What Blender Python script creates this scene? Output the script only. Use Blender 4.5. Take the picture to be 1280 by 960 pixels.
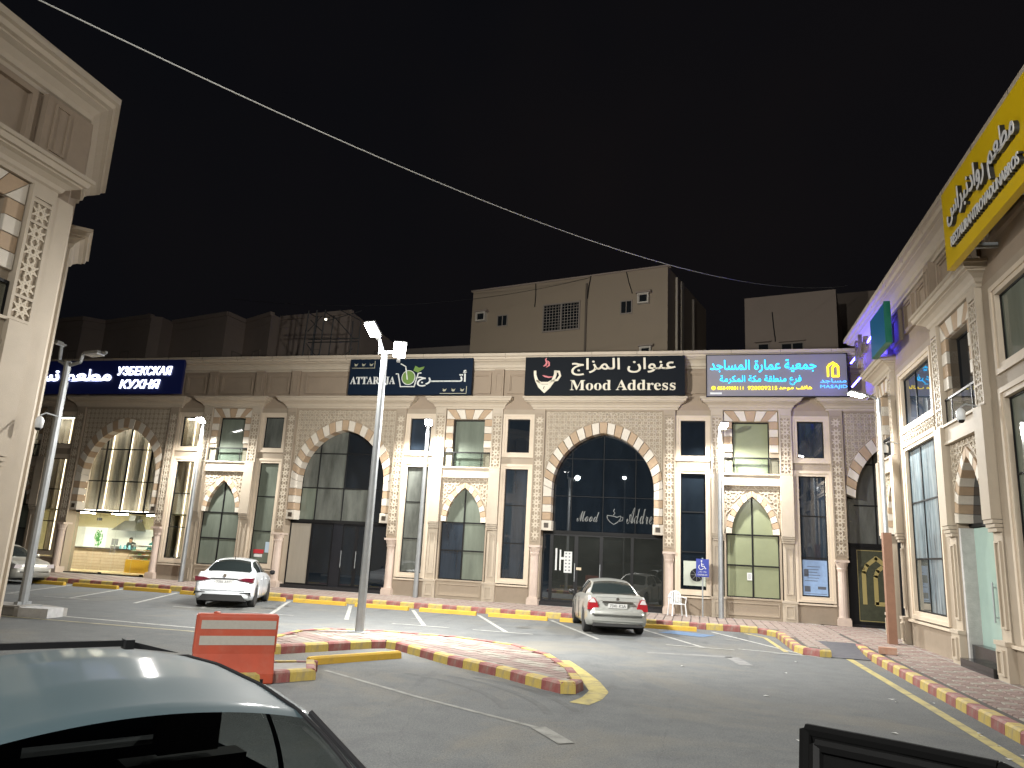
import bpy, math, random
from mathutils import Matrix, Vector
random.seed(7)
S = bpy.context.scene
for o in list(bpy.data.objects): bpy.data.objects.remove(o)
PI = math.pi
def R(d): return math.radians(d)

# ------------------------------------------------------------------ camera
cam_d = bpy.data.cameras.new('camera'); cam = bpy.data.objects.new('camera', cam_d)
S.collection.objects.link(cam); S.camera = cam
rt = Vector((0.9711481, 0.23292023, 0.05118137)); up = Vector((0.00332037, -0.22780312, 0.97370155))
fw = Vector((-0.23845406, 0.94543847, 0.22200395))
M = Matrix((( rt.x, up.x, -fw.x, 0), (rt.y, up.y, -fw.y, 0), (rt.z, up.z, -fw.z, 2.0), (0, 0, 0, 1)))
cam.matrix_world = M
cam_d.sensor_width = 36; cam_d.lens = 36 * 936.6 / 1280
cam_d.clip_start = 0.05; cam_d.clip_end = 2000

# ------------------------------------------------------------------ night sky
w = bpy.data.worlds.new('World'); S.world = w; w.use_nodes = True
nt = w.node_tree; bg = nt.nodes['Background']
tc = nt.nodes.new('ShaderNodeTexCoord'); nz = nt.nodes.new('ShaderNodeTexNoise'); nz.inputs['Scale'].default_value = 1.6
nz.inputs['Detail'].default_value = 4
cr = nt.nodes.new('ShaderNodeValToRGB'); cr.color_ramp.elements[0].position = .42; cr.color_ramp.elements[1].position = .8
cr.color_ramp.elements[0].color = (.0032, .0034, .0046, 1); cr.color_ramp.elements[1].color = (.0060, .0050, .0054, 1)
nt.links.new(tc.outputs['Generated'], nz.inputs['Vector']); nt.links.new(nz.outputs['Fac'], cr.inputs['Fac'])
nt.links.new(cr.outputs['Color'], bg.inputs['Color']); bg.inputs['Strength'].default_value = 1.0
S.view_settings.view_transform = 'Standard'; S.view_settings.look = 'None'
S.view_settings.exposure = 0.0; S.view_settings.gamma = 1.0
try:
    S.cycles.use_light_tree = True
    S.cycles.sample_clamp_indirect = 4.0
    S.cycles.caustics_reflective = False; S.cycles.caustics_refractive = False
    S.cycles.max_bounces = 6; S.cycles.transparent_max_bounces = 12
except Exception: pass

# ------------------------------------------------------------------ materials
MATS = {}
def lin(c):
    return tuple(((v / 255) / 12.92 if v / 255 <= .04045 else ((v / 255 + .055) / 1.055) ** 2.4) for v in c)
def mat(name, col, rough=.7, metal=0., spec=.5, noise=0., nscale=6., bump=0., bscale=40., emit=None, es=0., coat=0., dirt=None, dscale=1.2, dfac=.5, stretch=None, streak=0.):
    if name in MATS: return MATS[name]
    m = bpy.data.materials.new(name); m.use_nodes = True; MATS[name] = m
    n = m.node_tree.nodes; l = m.node_tree.links; b = n['Principled BSDF']
    b.inputs['Base Color'].default_value = (*col, 1); b.inputs['Roughness'].default_value = rough
    b.inputs['Metallic'].default_value = metal; b.inputs['Specular IOR Level'].default_value = spec
    if coat: b.inputs['Coat Weight'].default_value = coat; b.inputs['Coat Roughness'].default_value = .04
    if emit: b.inputs['Emission Color'].default_value = (*emit, 1); b.inputs['Emission Strength'].default_value = es
    t = None
    if noise or bump or dirt:
        t = n.new('ShaderNodeTexCoord'); src = t.outputs['Object']
        if stretch:
            mp = n.new('ShaderNodeMapping'); mp.inputs['Scale'].default_value = stretch
            l.new(src, mp.inputs['Vector']); src = mp.outputs['Vector']
    if noise or dirt:
        base = n.new('ShaderNodeRGB'); base.outputs[0].default_value = (*col, 1); cur = base.outputs[0]
        if noise:
            x = n.new('ShaderNodeTexNoise'); x.inputs['Scale'].default_value = nscale; x.inputs['Detail'].default_value = 6
            x.inputs['Roughness'].default_value = .65
            r = n.new('ShaderNodeMapRange'); r.inputs['From Min'].default_value = .25; r.inputs['From Max'].default_value = .75
            r.inputs['To Min'].default_value = 1 - noise; r.inputs['To Max'].default_value = 1 + noise
            mu = n.new('ShaderNodeMix'); mu.data_type = 'RGBA'; mu.blend_type = 'MULTIPLY'; mu.inputs[0].default_value = 1
            l.new(src, x.inputs['Vector']); l.new(x.outputs['Fac'], r.inputs['Value'])
            l.new(cur, mu.inputs[6]); l.new(r.outputs[0], mu.inputs[7]); cur = mu.outputs[2]
        if dirt:
            x = n.new('ShaderNodeTexNoise'); x.inputs['Scale'].default_value = dscale; x.inputs['Detail'].default_value = 8
            x.inputs['Roughness'].default_value = .7
            r = n.new('ShaderNodeMapRange'); r.inputs['From Min'].default_value = .48; r.inputs['From Max'].default_value = .68
            r.inputs['To Min'].default_value = 0; r.inputs['To Max'].default_value = dfac
            mu = n.new('ShaderNodeMix'); mu.data_type = 'RGBA'; mu.inputs[7].default_value = (*dirt, 1)
            l.new(src, x.inputs['Vector']); l.new(x.outputs['Fac'], r.inputs['Value']); l.new(r.outputs[0], mu.inputs[0])
            l.new(cur, mu.inputs[6]); cur = mu.outputs[2]
        l.new(cur, b.inputs['Base Color'])
    if streak:
        mp = n.new('ShaderNodeMapping'); mp.inputs['Scale'].default_value = (4.5,4.5,.28); l.new(t.outputs['Object'], mp.inputs[0])
        x = n.new('ShaderNodeTexNoise'); x.inputs['Scale'].default_value = 1.0; x.inputs['Detail'].default_value = 7; x.inputs['Roughness'].default_value = .7; l.new(mp.outputs[0], x.inputs['Vector'])
        r = n.new('ShaderNodeMapRange'); r.inputs['From Min'].default_value = .57; r.inputs['From Max'].default_value = .78; r.inputs['To Max'].default_value = streak
        mu = n.new('ShaderNodeMix'); mu.data_type = 'RGBA'; mu.inputs[7].default_value = (.21,.165,.12,1); l.new(r.outputs[0], mu.inputs[0]); l.new(cur, mu.inputs[6]); l.new(mu.outputs[2], b.inputs['Base Color'])
    if bump:
        x = n.new('ShaderNodeTexNoise'); x.inputs['Scale'].default_value = bscale; x.inputs['Detail'].default_value = 5
        bp = n.new('ShaderNodeBump'); bp.inputs['Strength'].default_value = bump; bp.inputs['Distance'].default_value = .02
        l.new(src, x.inputs['Vector']); l.new(x.outputs['Fac'], bp.inputs['Height']); l.new(bp.outputs[0], b.inputs['Normal'])
    return m
def glass(name, tint=(.9, .93, .92), refl=.06, through=1.0):
    if name in MATS: return MATS[name]
    m = bpy.data.materials.new(name); m.use_nodes = True; MATS[name] = m
    n = m.node_tree.nodes; l = m.node_tree.links
    n.remove(n['Principled BSDF']); out = n['Material Output']
    tr = n.new('ShaderNodeBsdfTransparent'); tr.inputs[0].default_value = (*tint, 1)
    gl = n.new('ShaderNodeBsdfGlossy'); gl.inputs['Roughness'].default_value = .004; gl.inputs[0].default_value = (.9, .95, 1, 1)
    lw_ = n.new('ShaderNodeLayerWeight'); pw = n.new('ShaderNodeMath'); pw.operation = 'POWER'; pw.inputs[1].default_value = 4.0
    l.new(lw_.outputs['Facing'], pw.inputs[0]); fr = n.new('ShaderNodeMath'); fr.operation = 'MULTIPLY_ADD'; fr.inputs[1].default_value = .8; fr.inputs[2].default_value = .045
    l.new(pw.outputs[0], fr.inputs[0])
    mx = n.new('ShaderNodeMixShader'); l.new(fr.outputs[0], mx.inputs[0]); l.new(tr.outputs[0], mx.inputs[1]); l.new(gl.outputs[0], mx.inputs[2])
    l.new(mx.outputs[0], out.inputs[0]); return m
stone   = mat('cream_stone', (.50, .42, .315), .75, noise=.10, nscale=2.5, bump=.25, bscale=55, dirt=(.33, .27, .20), dscale=.9, dfac=.35, streak=.6)
stone2  = mat('pale_stone', (.62, .54, .425), .7, noise=.07, nscale=3, bump=.15, bscale=60, streak=.45)
trimm   = mat('window_trim_stone', (.57, .48, .37), .7, noise=.06, nscale=3, bump=.12, bscale=60)
parap   = mat('parapet_stone', (.40, .31, .225), .8, noise=.12, nscale=1.8, bump=.2, bscale=50, dirt=(.22, .17, .13), dscale=.7, dfac=.4, streak=.6)
base_st = mat('base_stone', (.50, .41, .31), .8, noise=.12, nscale=2, bump=.25, bscale=45, dirt=(.24, .2, .15), dscale=1.5, dfac=.5, streak=.7)
tanst   = mat('tan_stone', (.395, .285, .185), .75, noise=.10, nscale=5, bump=.15, bscale=60)
whitest = mat('white_stone', (.60, .545, .46), .7, noise=.06, nscale=5, bump=.12, bscale=60)
latb    = mat('lattice_back', (.30, .245, .18), .9, noise=.1, nscale=6)
latt    = mat('lattice_rib', (.52, .45, .35), .75, noise=.08, nscale=6)
columnm = mat('column_stone', (.52, .42, .35), .55, noise=.10, nscale=3, bump=.1, bscale=40, dirt=(.42, .33, .28), dscale=2, dfac=.5)
black   = mat('black_metal', (.010, .010, .011), .5, spec=.2)
gframe  = mat('dark_frame', (.012, .012, .012), .6, spec=.15)
gdark   = mat('dark_glass', (.009, .013, .018), .004, spec=1., noise=.4, nscale=.7, stretch=(1.5,1.5,.5))
gnavy   = mat('navy_glass', (.022, .032, .046), .006, spec=.9, noise=.5, nscale=.8, stretch=(2.5, 2.5, .35))
ggrey   = mat('grey_glass', (.105, .112, .10), .01, spec=.8, noise=.55, nscale=.9, stretch=(2.2, 2.2, .5))
ggreen  = mat('green_film_glass', (.23, .25, .155), .12, spec=.5, noise=.12, nscale=.8)
gteal   = mat('teal_film_glass', (.14, .16, .13), .08, spec=.5, noise=.3, nscale=.8, stretch=(2, 2, .4))
gplast  = mat('plastic_covered_glass', (.13, .17, .19), .15, spec=.5, noise=.75, nscale=1.3, stretch=(5, 5, .5), dirt=(.34, .38, .40), dscale=2.0, dfac=.6)
gmint   = mat('mint_frosted_glass', (.33, .45, .40), .15, noise=.08, nscale=1.2)
gpaper  = mat('brown_paper_glass', (.32, .29, .24), .2, noise=.10, nscale=1.5, stretch=(3, 3, .3))
gclear  = glass('clear_glass')
gtint   = glass('tinted_glass', (.72, .74, .72)); gcar = glass('car_tinted_glass', (.55, .58, .57))
asph = mat('asphalt', (.080, .083, .078), .85)
def build_asphalt(m):
    n = m.node_tree.nodes; l = m.node_tree.links; b = n['Principled BSDF']; t = n.new('ShaderNodeTexCoord')
    def noise(sc, det=6, ro=.6, dist=0., st=None):
        x = n.new('ShaderNodeTexNoise'); x.inputs['Scale'].default_value = sc; x.inputs['Detail'].default_value = det; x.inputs['Roughness'].default_value = ro; x.inputs['Distortion'].default_value = dist
        src = t.outputs['Object']
        if st: mp = n.new('ShaderNodeMapping'); mp.inputs['Scale'].default_value = st; mp.inputs['Rotation'].default_value = (0,0,R(25)); l.new(src, mp.inputs[0]); src = mp.outputs[0]
        l.new(src, x.inputs['Vector']); return x.outputs['Fac']
    def rng(v, a, b_, c, d): r = n.new('ShaderNodeMapRange'); r.inputs[1].default_value = a; r.inputs[2].default_value = b_; r.inputs[3].default_value = c; r.inputs[4].default_value = d; l.new(v, r.inputs[0]); return r.outputs[0]
    def mix(fac, a, b_, mode='MIX'):
        x = n.new('ShaderNodeMix'); x.data_type = 'RGBA'; x.blend_type = mode
        if isinstance(fac, float): x.inputs[0].default_value = fac
        else: l.new(fac, x.inputs[0])
        for i, v in ((6, a), (7, b_)):
            if isinstance(v, tuple): x.inputs[i].default_value = (*v, 1)
            else: l.new(v, x.inputs[i])
        return x.outputs[2]
    c = mix(rng(noise(2.2, 8, .7), .35, .68, 0., 1.), (.095,.101,.103), (.128,.135,.134))
    c = mix(rng(noise(.23, 7, .68, .6), .50, .66, 0., .75), c, (.175,.160,.125))          # blown dust
    c = mix(rng(noise(.5, 5, .6, 1.2, (1,.25,1)), .60, .70, 0., .55), c, (.045,.046,.046))  # tyre darkened lanes
    c = mix(1.0, c, rng(noise(60, 3, .6), .3, .7, .6, 1.4), 'MULTIPLY')
    c = mix(1.0, c, rng(noise(28, 3, .7), .3, .7, .82, 1.18), 'MULTIPLY')
    v = n.new('ShaderNodeTexVoronoi'); v.feature = 'DISTANCE_TO_EDGE'; v.inputs['Scale'].default_value = .22; mp = n.new('ShaderNodeMix'); mp.data_type = 'RGBA'; mp.blend_type = 'ADD'; mp.inputs[0].default_value = .55
    nn_ = n.new('ShaderNodeTexNoise'); nn_.inputs['Scale'].default_value = 1.3; nn_.inputs['Detail'].default_value = 6; l.new(t.outputs['Object'], nn_.inputs['Vector']); l.new(t.outputs['Object'], mp.inputs[6]); l.new(nn_.outputs['Color'], mp.inputs[7]); l.new(mp.outputs[2], v.inputs['Vector'])
    c = mix(rng(v.outputs['Distance'], .0, .0025, .25, 0.), c, (.03,.03,.03))               # cracks
    l.new(c, b.inputs['Base Color']); bp = n.new('ShaderNodeBump'); bp.inputs['Strength'].default_value = .7; bp.inputs['Distance'].default_value = .012
    l.new(noise(70, 4, .7), bp.inputs['Height']); l.new(bp.outputs[0], b.inputs['Normal'])
build_asphalt(asph)
white_p = mat('white_road_paint', (.36, .36, .335), .7, noise=.2, nscale=3, dirt=(.10, .10, .095), dscale=5, dfac=1.0)
yellow_p= mat('yellow_road_paint', (.40, .33, .10), .7, noise=.2, nscale=3, dirt=(.12, .11, .08), dscale=3.5, dfac=.8)
blue_p  = mat('blue_road_paint', (.05, .13, .26), .7, dirt=(.1, .1, .1), dscale=5, dfac=.9)
k_red   = mat('red_kerb_paint', (.25, .075, .068), .7, noise=.22, nscale=5, bump=.3, bscale=50, dirt=(.27, .20, .165), dscale=3.2, dfac=.85)
k_yel   = mat('yellow_kerb_paint', (.47, .35, .085), .7, noise=.18, nscale=5, bump=.3, bscale=50, dirt=(.31, .26, .15), dscale=3.2, dfac=.85)
stopm   = mat('yellow_wheel_stop', (.55, .34, .035), .7, noise=.2, nscale=4, bump=.3, bscale=40, dirt=(.26, .19, .07), dscale=4, dfac=.6)
pv_pink = mat('pink_paver', (.22, .155, .135), .8, noise=.2, nscale=3, bump=.25, bscale=50, dirt=(.34, .29, .25), dscale=.9, dfac=.5)
pv_cream= mat('cream_paver', (.27, .245, .205), .8, noise=.18, nscale=3, bump=.25, bscale=50, dirt=(.28, .24, .2), dscale=1.1, dfac=.5)
joint   = mat('paver_joint', (.065, .057, .05), .9, noise=.2, nscale=8)
galv    = mat('galvanised_steel', (.36, .38, .39), .45, metal=.6, noise=.12, nscale=5)
polemat = mat('grey_pole_paint', (.22, .225, .22), .5, metal=.3, noise=.1, nscale=4)
conc    = mat('concrete', (.33, .32, .30), .85, noise=.18, nscale=3, bump=.3, bscale=40, dirt=(.2, .18, .15), dscale=2, dfac=.5)
brownp  = mat('brown_post', (.26, .14, .09), .7, noise=.15, nscale=4)
whitem  = mat('white_plastic', (.75, .77, .78), .4)
rubber  = mat('tyre_rubber', (.018, .018, .018), .75, bump=.2, bscale=60)
rimm    = mat('alloy_rim', (.42, .43, .44), .35, metal=.8)
carglass= mat('car_glass', (.02, .026, .026), .05, spec=.7)
redl    = mat('red_tail_light', (.32, .012, .02), .15, coat=.6)
darkredl= mat('dark_red_tail_light', (.10, .008, .018), .15, coat=.6)
clearl  = mat('clear_light', (.6, .55, .55), .15, coat=.5)
plate   = mat('number_plate', (.55, .55, .53), .5)
chrome  = mat('chrome', (.6, .6, .6), .15, metal=1)
villa_m = mat('villa_wall', (.30, .24, .20), .85, noise=.10, nscale=.6)
villa2  = mat('apartment_wall', (.29, .235, .155), .85, noise=.14, nscale=.5, dirt=(.22,.18,.13), dscale=.5, dfac=.5, streak=.7)
villa3  = mat('brown_apartment_wall', (.28, .225, .20), .85, noise=.12, nscale=.5, dirt=(.18,.15,.13), dscale=.5, dfac=.5, streak=.6)
def emitm(name, col, s): return mat(name, col, .5, emit=col, es=s)
lampe   = emitm('lamp_light', (1., .97, .92), 120)

# ------------------------------------------------------------------ mesh helpers
class MB:
    def __init__(s): s.v = []; s.f = []; s.m = []
    def add(s, v, f, mi=0):
        b = len(s.v); s.v += [tuple(p) for p in v]; s.f += [tuple(b + i for i in q) for q in f]; s.m += [mi] * len(f); return s
    def box(s, x0, x1, y0, y1, z0, z1, mi=0):
        if x0 > x1: x0, x1 = x1, x0
        if y0 > y1: y0, y1 = y1, y0
        if z0 > z1: z0, z1 = z1, z0
        return s.add([(x0,y0,z0),(x1,y0,z0),(x1,y1,z0),(x0,y1,z0),(x0,y0,z1),(x1,y0,z1),(x1,y1,z1),(x0,y1,z1)],
              [(0,3,2,1),(4,5,6,7),(0,1,5,4),(1,2,6,5),(2,3,7,6),(3,0,4,7)], mi)
    def prism(s, pts, y0, y1, mi=0):            # pts in XZ (counter-clockwise seen from -Y), extruded along Y
        n = len(pts); v = [(p[0], y0, p[1]) for p in pts] + [(p[0], y1, p[1]) for p in pts]
        return s.add(v, [tuple(range(n)), tuple(range(2*n-1, n-1, -1))] + [(i, i+n, (i+1) % n + n, (i+1) % n) for i in range(n)], mi)
    def slab(s, pts, z0, z1, mi=0):             # pts in XY ccw from above
        n = len(pts); v = [(p[0], p[1], z0) for p in pts] + [(p[0], p[1], z1) for p in pts]
        return s.add(v, [tuple(range(n-1, -1, -1)), tuple(range(n, 2*n))] + [(i, (i+1) % n, (i+1) % n + n, i+n) for i in range(n)], mi)
    def bar(s, a, b, r, n=6, r2=None, mi=0):
        a = Vector(a); b = Vector(b); d = (b - a).normalized(); r2 = r if r2 is None else r2
        t = Vector((0,0,1)) if abs(d.z) < .9 else Vector((1,0,0)); u = d.cross(t).normalized(); w_ = d.cross(u)
        v = []
        for c, rr in ((a, r), (b, r2)):
            for i in range(n):
                an = 2*PI*(i+.5)/n; v.append(c + (u*math.cos(an) + w_*math.sin(an))*rr)
        return s.add(v, [tuple(range(n-1,-1,-1)), tuple(range(n, 2*n))] + [(i, (i+1)%n, (i+1)%n+n, i+n) for i in range(n)], mi)
    def tube(s, pts, r, n=6, mi=0):
        for a, b in zip(pts, pts[1:]): s.bar(a, b, r, n, mi=mi)
        return s
    def lathe(s, prof, cx=0, cy=0, n=16, mi=0):   # prof: (r,z) list
        b = len(s.v); k = len(prof)
        for r, z in prof:
            for i in range(n): s.v.append((cx + r*math.cos(2*PI*i/n), cy + r*math.sin(2*PI*i/n), z))
        for j in range(k-1):
            for i in range(n):
                s.f.append((b+j*n+i, b+j*n+(i+1)%n, b+(j+1)*n+(i+1)%n, b+(j+1)*n+i)); s.m.append(mi)
        s.f.append(tuple(b+i for i in range(n-1,-1,-1))); s.m.append(mi)
        s.f.append(tuple(b+(k-1)*n+i for i in range(n))); s.m.append(mi); return s
    def frame(s, x0, x1, z0, z1, t, y0, y1, mi=0):  # rectangular frame, butted
        s.box(x0, x0+t, y0, y1, z0, z1, mi); s.box(x1-t, x1, y0, y1, z0, z1, mi)
        s.box(x0+t, x1-t, y0, y1, z0, z0+t, mi); return s.box(x0+t, x1-t, y0, y1, z1-t, z1, mi)
    def mesh(s, name, mats, smooth=False):
        me = bpy.data.meshes.new(name); me.from_pydata(s.v, [], s.f)
        for m in (mats if isinstance(mats, (list, tuple)) else [mats]): me.materials.append(m)
        if any(s.m): me.polygons.foreach_set('material_index', s.m)
        if smooth: me.polygons.foreach_set('use_smooth', [True]*len(me.polygons))
        me.update(); return me
COL = S.collection
def link(name, me, parent=None, loc=(0,0,0), rz=0, scale=None, kind=None, label=None):
    o = bpy.data.objects.new(name, me); COL.objects.link(o)
    o.location = loc; o.rotation_euler = (0, 0, rz)
    if scale: o.scale = scale
    if parent: o.parent = parent
    if kind: o['kind'] = kind
    if label: o['label'] = label
    return o
def ob(name, mb, m, parent=None, smooth=False, **k): return link(name, mb.mesh(name, m, smooth), parent, **k)
def thing(name, label, cat, loc=(0,0,0), rz=0, group=None, me=None):
    o = link(name, me, None, loc, rz); o['label'] = label; o['category'] = cat
    if group: o['group'] = group
    return o
def struct(name, me=None, **k): return link(name, me, None, kind='structure', **k)

# ---- writing
AR = dict(zip('ابتةجحدرزسطعفقكلمنهويأئ', [
 (0xFE8D,0xFE8E,0,0),(0xFE8F,0xFE90,0xFE91,0xFE92),(0xFE95,0xFE96,0xFE97,0xFE98),(0xFE93,0xFE94,0,0),(0xFE9D,0xFE9E,0xFE9F,0xFEA0),
 (0xFEA1,0xFEA2,0xFEA3,0xFEA4),(0xFEA9,0xFEAA,0,0),(0xFEAD,0xFEAE,0,0),(0xFEAF,0xFEB0,0,0),(0xFEB1,0xFEB2,0xFEB3,0xFEB4),
 (0xFEC1,0xFEC2,0xFEC3,0xFEC4),(0xFEC9,0xFECA,0xFECB,0xFECC),(0xFED1,0xFED2,0xFED3,0xFED4),(0xFED5,0xFED6,0xFED7,0xFED8),
 (0xFED9,0xFEDA,0xFEDB,0xFEDC),(0xFEDD,0xFEDE,0xFEDF,0xFEE0),(0xFEE1,0xFEE2,0xFEE3,0xFEE4),(0xFEE5,0xFEE6,0xFEE7,0xFEE8),
 (0xFEE9,0xFEEA,0xFEEB,0xFEEC),(0xFEED,0xFEEE,0,0),(0xFEF1,0xFEF2,0xFEF3,0xFEF4),(0xFE83,0xFE84,0,0),(0xFE89,0xFE8A,0xFE8B,0xFE8C)]))
def arabic(t):
    out = []
    for i, c in enumerate(t):
        if c == '\u0640': out.append(c); continue
        if c not in AR: out.append(c); continue
        p = t[i-1] if i else ' '; q = t[i+1] if i+1 < len(t) else ' '
        pj = p == '\u0640' or (p in AR and AR[p][2]); nj = (q in AR or q == '\u0640') and AR[c][2]
        out.append(chr(AR[c][3] if pj and nj else AR[c][2] if nj else AR[c][1] if pj else AR[c][0]))
    out.reverse(); return ''.join(out)
def textmesh(body, x0, x1, z0, z1, depth=.03, bold=.0, shear=0., mi=None, space=1.):
    """flat lettering fitted into the rectangle, front face at y=0, going back to y=depth"""
    c = bpy.data.curves.new('t', 'FONT'); c.body = body; c.offset = bold; c.shear = shear; c.resolution_u = 3; c.space_character = space
    c.extrude = .5
    o = bpy.data.objects.new('t', c); COL.objects.link(o)
    dg = bpy.context.evaluated_depsgraph_get(); dg.update()
    me = bpy.data.meshes.new_from_object(o.evaluated_get(dg)); bpy.data.objects.remove(o)
    xs = [v.co.x for v in me.vertices]; ys = [v.co.y for v in me.vertices]
    a, b, e, f = min(xs), max(xs), min(ys), max(ys)
    sx = (x1-x0)/(b-a); sz = (z1-z0)/(f-e)
    for v in me.vertices:
        x, y, z = v.co; v.co = (x0+(x-a)*sx, depth*(.5-z), z0+(y-e)*sz)
    return me
def letter(name, body, rect, m, parent, y, depth=.03, bold=0., **k):
    me = textmesh(body, *rect, depth=depth, bold=bold, **k); me.materials.clear(); me.materials.append(m)
    return link(name, me, parent, (0, y, 0))

# ------------------------------------------------------------------ ground, paving, kerbs
D = 29.8
struct('ground', MB().add([(-600,-600,0),(600,-600,0),(600,900,0),(-600,900,0)], [(0,1,2,3)]).mesh('ground', asph))
# paved footpath in front of the shops
side = struct('pavement')
ob('pavement_bed', MB().slab([(-46,25.85),(1.85,25.85),(2.45,24.9),(2.5,20.9),(2.95,20.35),(3.12,20.4),(3.12,22.7),(4.12,22.7),(4.12,-8),(12,-8),(12,36),(-46,36)], .0, .13), joint, side)
def inpoly(x, y, P):
    c = False; j = len(P)-1
    for i in range(len(P)):
        if (P[i][1] > y) != (P[j][1] > y) and x < (P[j][0]-P[i][0])*(y-P[i][1])/(P[j][1]-P[i][1])+P[i][0]: c = not c
        j = i
    return c
def inset(P, d):
    out = []; n = len(P)
    for i in range(n):
        a, b, c = Vector(P[i-1]), Vector(P[i]), Vector(P[(i+1) % n]); e1 = (b-a).normalized(); e2 = (c-b).normalized()
        m = Vector((-e1.y, e1.x)) + Vector((-e2.y, e2.x)); m = m/max(.6, m.length_squared/2); out.append(tuple(b+m*d))
    return out
def paver_mb(mb, x, y, a, b, z0, z1, e=.012):
    v = [(x+e,y+e,z0),(x+a-e,y+e,z0),(x+a-e,y+b-e,z0),(x+e,y+b-e,z0)]
    f = .02
    v += [(x+e+f*.5,y+e+f*.5,z1),(x+a-e-f*.5,y+e+f*.5,z1),(x+a-e-f*.5,y+b-e-f*.5,z1),(x+e+f*.5,y+b-e-f*.5,z1)]
    mb.add(v, [(4,5,6,7),(0,1,5,4),(1,2,6,5),(2,3,7,6),(3,0,4,7)])
rnd = random.Random(3)
# right-hand footpath: the nearest ones singly, the rest joined; zig-zag bands of pink and cream
pm = [MB(), MB()]; paver_mb(pm[0], 0, 0, .25, .2, 0, .022); pmesh = [pm[0].mesh('paver', pv_pink), pm[0].mesh('paver', pv_cream)]
far = [MB(), MB()]; cnt = 0
ny = int((29.6 - 7.6)/.2)
for j in range(ny):
    y = 7.6 + j*.2
    for i in range(7):
        x = 4.34 + i*.25; 
        if x + .25 > 6.1: continue
        k = 1 if ((j + (i % 4 if i % 4 < 3 else 1)) % 4) == 0 else 0
        dz = rnd.uniform(-.002, .003)
        if cnt < 300 and y > 9.4:
            link('paver', pmesh[k], side, (x, y, .13+dz)); cnt += 1
        else: paver_mb(far[k], x, y, .25, .2, .13+dz, .152+dz)
# shop-front footpath
P_BACK = [(-46,25.9),(1.9,25.9),(2.55,24.9),(2.6,21.0),(3.1,20.6),(3.1,22.75),(4.3,22.75),(4.3,29.7),(-46,29.7)]
x = -45.8; 
while x < 4.3:
    for j in range(19):
        y = 25.9 + j*.2
        k = 1 if (int((x+60)/.3) + j) % 3 == 0 else 0
        if inpoly(x+.15, y+.1, P_BACK): dz = rnd.uniform(-.002, .003); paver_mb(far[k], x, y, .3, .2, .13+dz, .152+dz)
    x += .3
for j in range(27):
    for i in range(8):
        x = 2.45+i*.25; y = 20.5+j*.2
        if y < 25.9 and inpoly(x+.12, y+.1, P_BACK): paver_mb(far[(1 if (i+j) % 3 == 0 else 0)], x, y, .25, .2, .13, .152)
ob('pink_pavers', far[0], pv_pink, side, kind='stuff'); ob('cream_pavers', far[1], pv_cream, side, kind='stuff')
ob('pavement_apron', MB().box(-46,4.2,29.7,30.2,.0,.15).box(5.6,6.3,-8,29.6,.0,.149), conc, side)

kme = {}
def kerbmesh(wd, h, red):
    key = (wd, h, red)
    if key not in kme:
        c = .03
        mb = MB(); prof = [(0,0),(.01,h-c),(c+.01,h),(wd,h),(wd,0)]
        n = len(prof); v = [(.008, p[0], p[1]) for p in prof] + [(.992, p[0], p[1]) for p in prof]
        mb.add(v, [tuple(range(n)), tuple(range(2*n-1,n-1,-1))] + [(i, i+n, (i+1)%n+n, (i+1)%n) for i in range(n)])
        kme[key] = mb.mesh('kerb_stone', k_red if red else k_yel)
    return kme[key]
def kerb(path, L=.5, wd=.2, h=.165, start=0, skip=None):
    """stones run along the path, the road on the right-hand side of travel... body to the left"""
    root = struct('kerb'); k = start
    for a, b in zip(path, path[1:]):
        a = Vector((*a, 0)); b = Vector((*b, 0)); d = b-a; n = max(1, round(d.length/L)); st = d.length/n; ang = math.atan2(d.y, d.x)
        for i in range(n):
            p = a + d*(i/n); hh = h + rnd.uniform(-.004, .004)
            o = link('kerb_stone', kerbmesh(wd, h, k % 2 == 0), root, p, ang + rnd.uniform(-.006, .006), (st, 1, hh/h)); k += 1
    return root
kerb([(-46,25.7),(1.85,25.7)], .52, h=.19)
kerb([(1.85,25.7),(2.3,24.8),(2.36,20.9),(2.5,20.35),(2.85,20.1),(3.12,20.12)], .42)
kerb([(4.1,22.6),(4.02,21.2),(3.95,-8)][::-1], .5, wd=-.2, start=1) if False else None
kr = struct('kerb'); y = -6; k = 0
while y < 22.3:
    L_ = .5; xx = 3.97 + (.13*max(0, (y-20.5)/2)); link('kerb_stone', kerbmesh(.2, .165, k % 2 == 0), kr, (xx, y+L_, 0), -PI/2 + (-.05 if y > 20.5 else rnd.uniform(-.005,.005)), (L_, 1, 1+rnd.uniform(-.03,.03))); y += L_; k += 1
# sloping steel drain plate
dp = thing('drain_cover', 'grey steel ramp plate bridging the gap between the two painted kerbs', 'drain cover', (0,0,0))
ob('ramp_plate', MB().add([(3.1,20.1,.02),(4.0,20.1,.02),(4.12,22.75,.157),(3.12,22.75,.157),(3.1,20.1,-.01),(4.0,20.1,-.01),(4.12,22.75,.1),(3.12,22.75,.1)], [(0,1,2,3),(0,4,5,1),(1,5,6,2),(3,7,4,0),(2,6,7,3)]), mat('chequer_plate', (.06,.06,.07), .6, metal=.2, noise=.35, nscale=7, bump=.7, bscale=30), dp)

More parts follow.
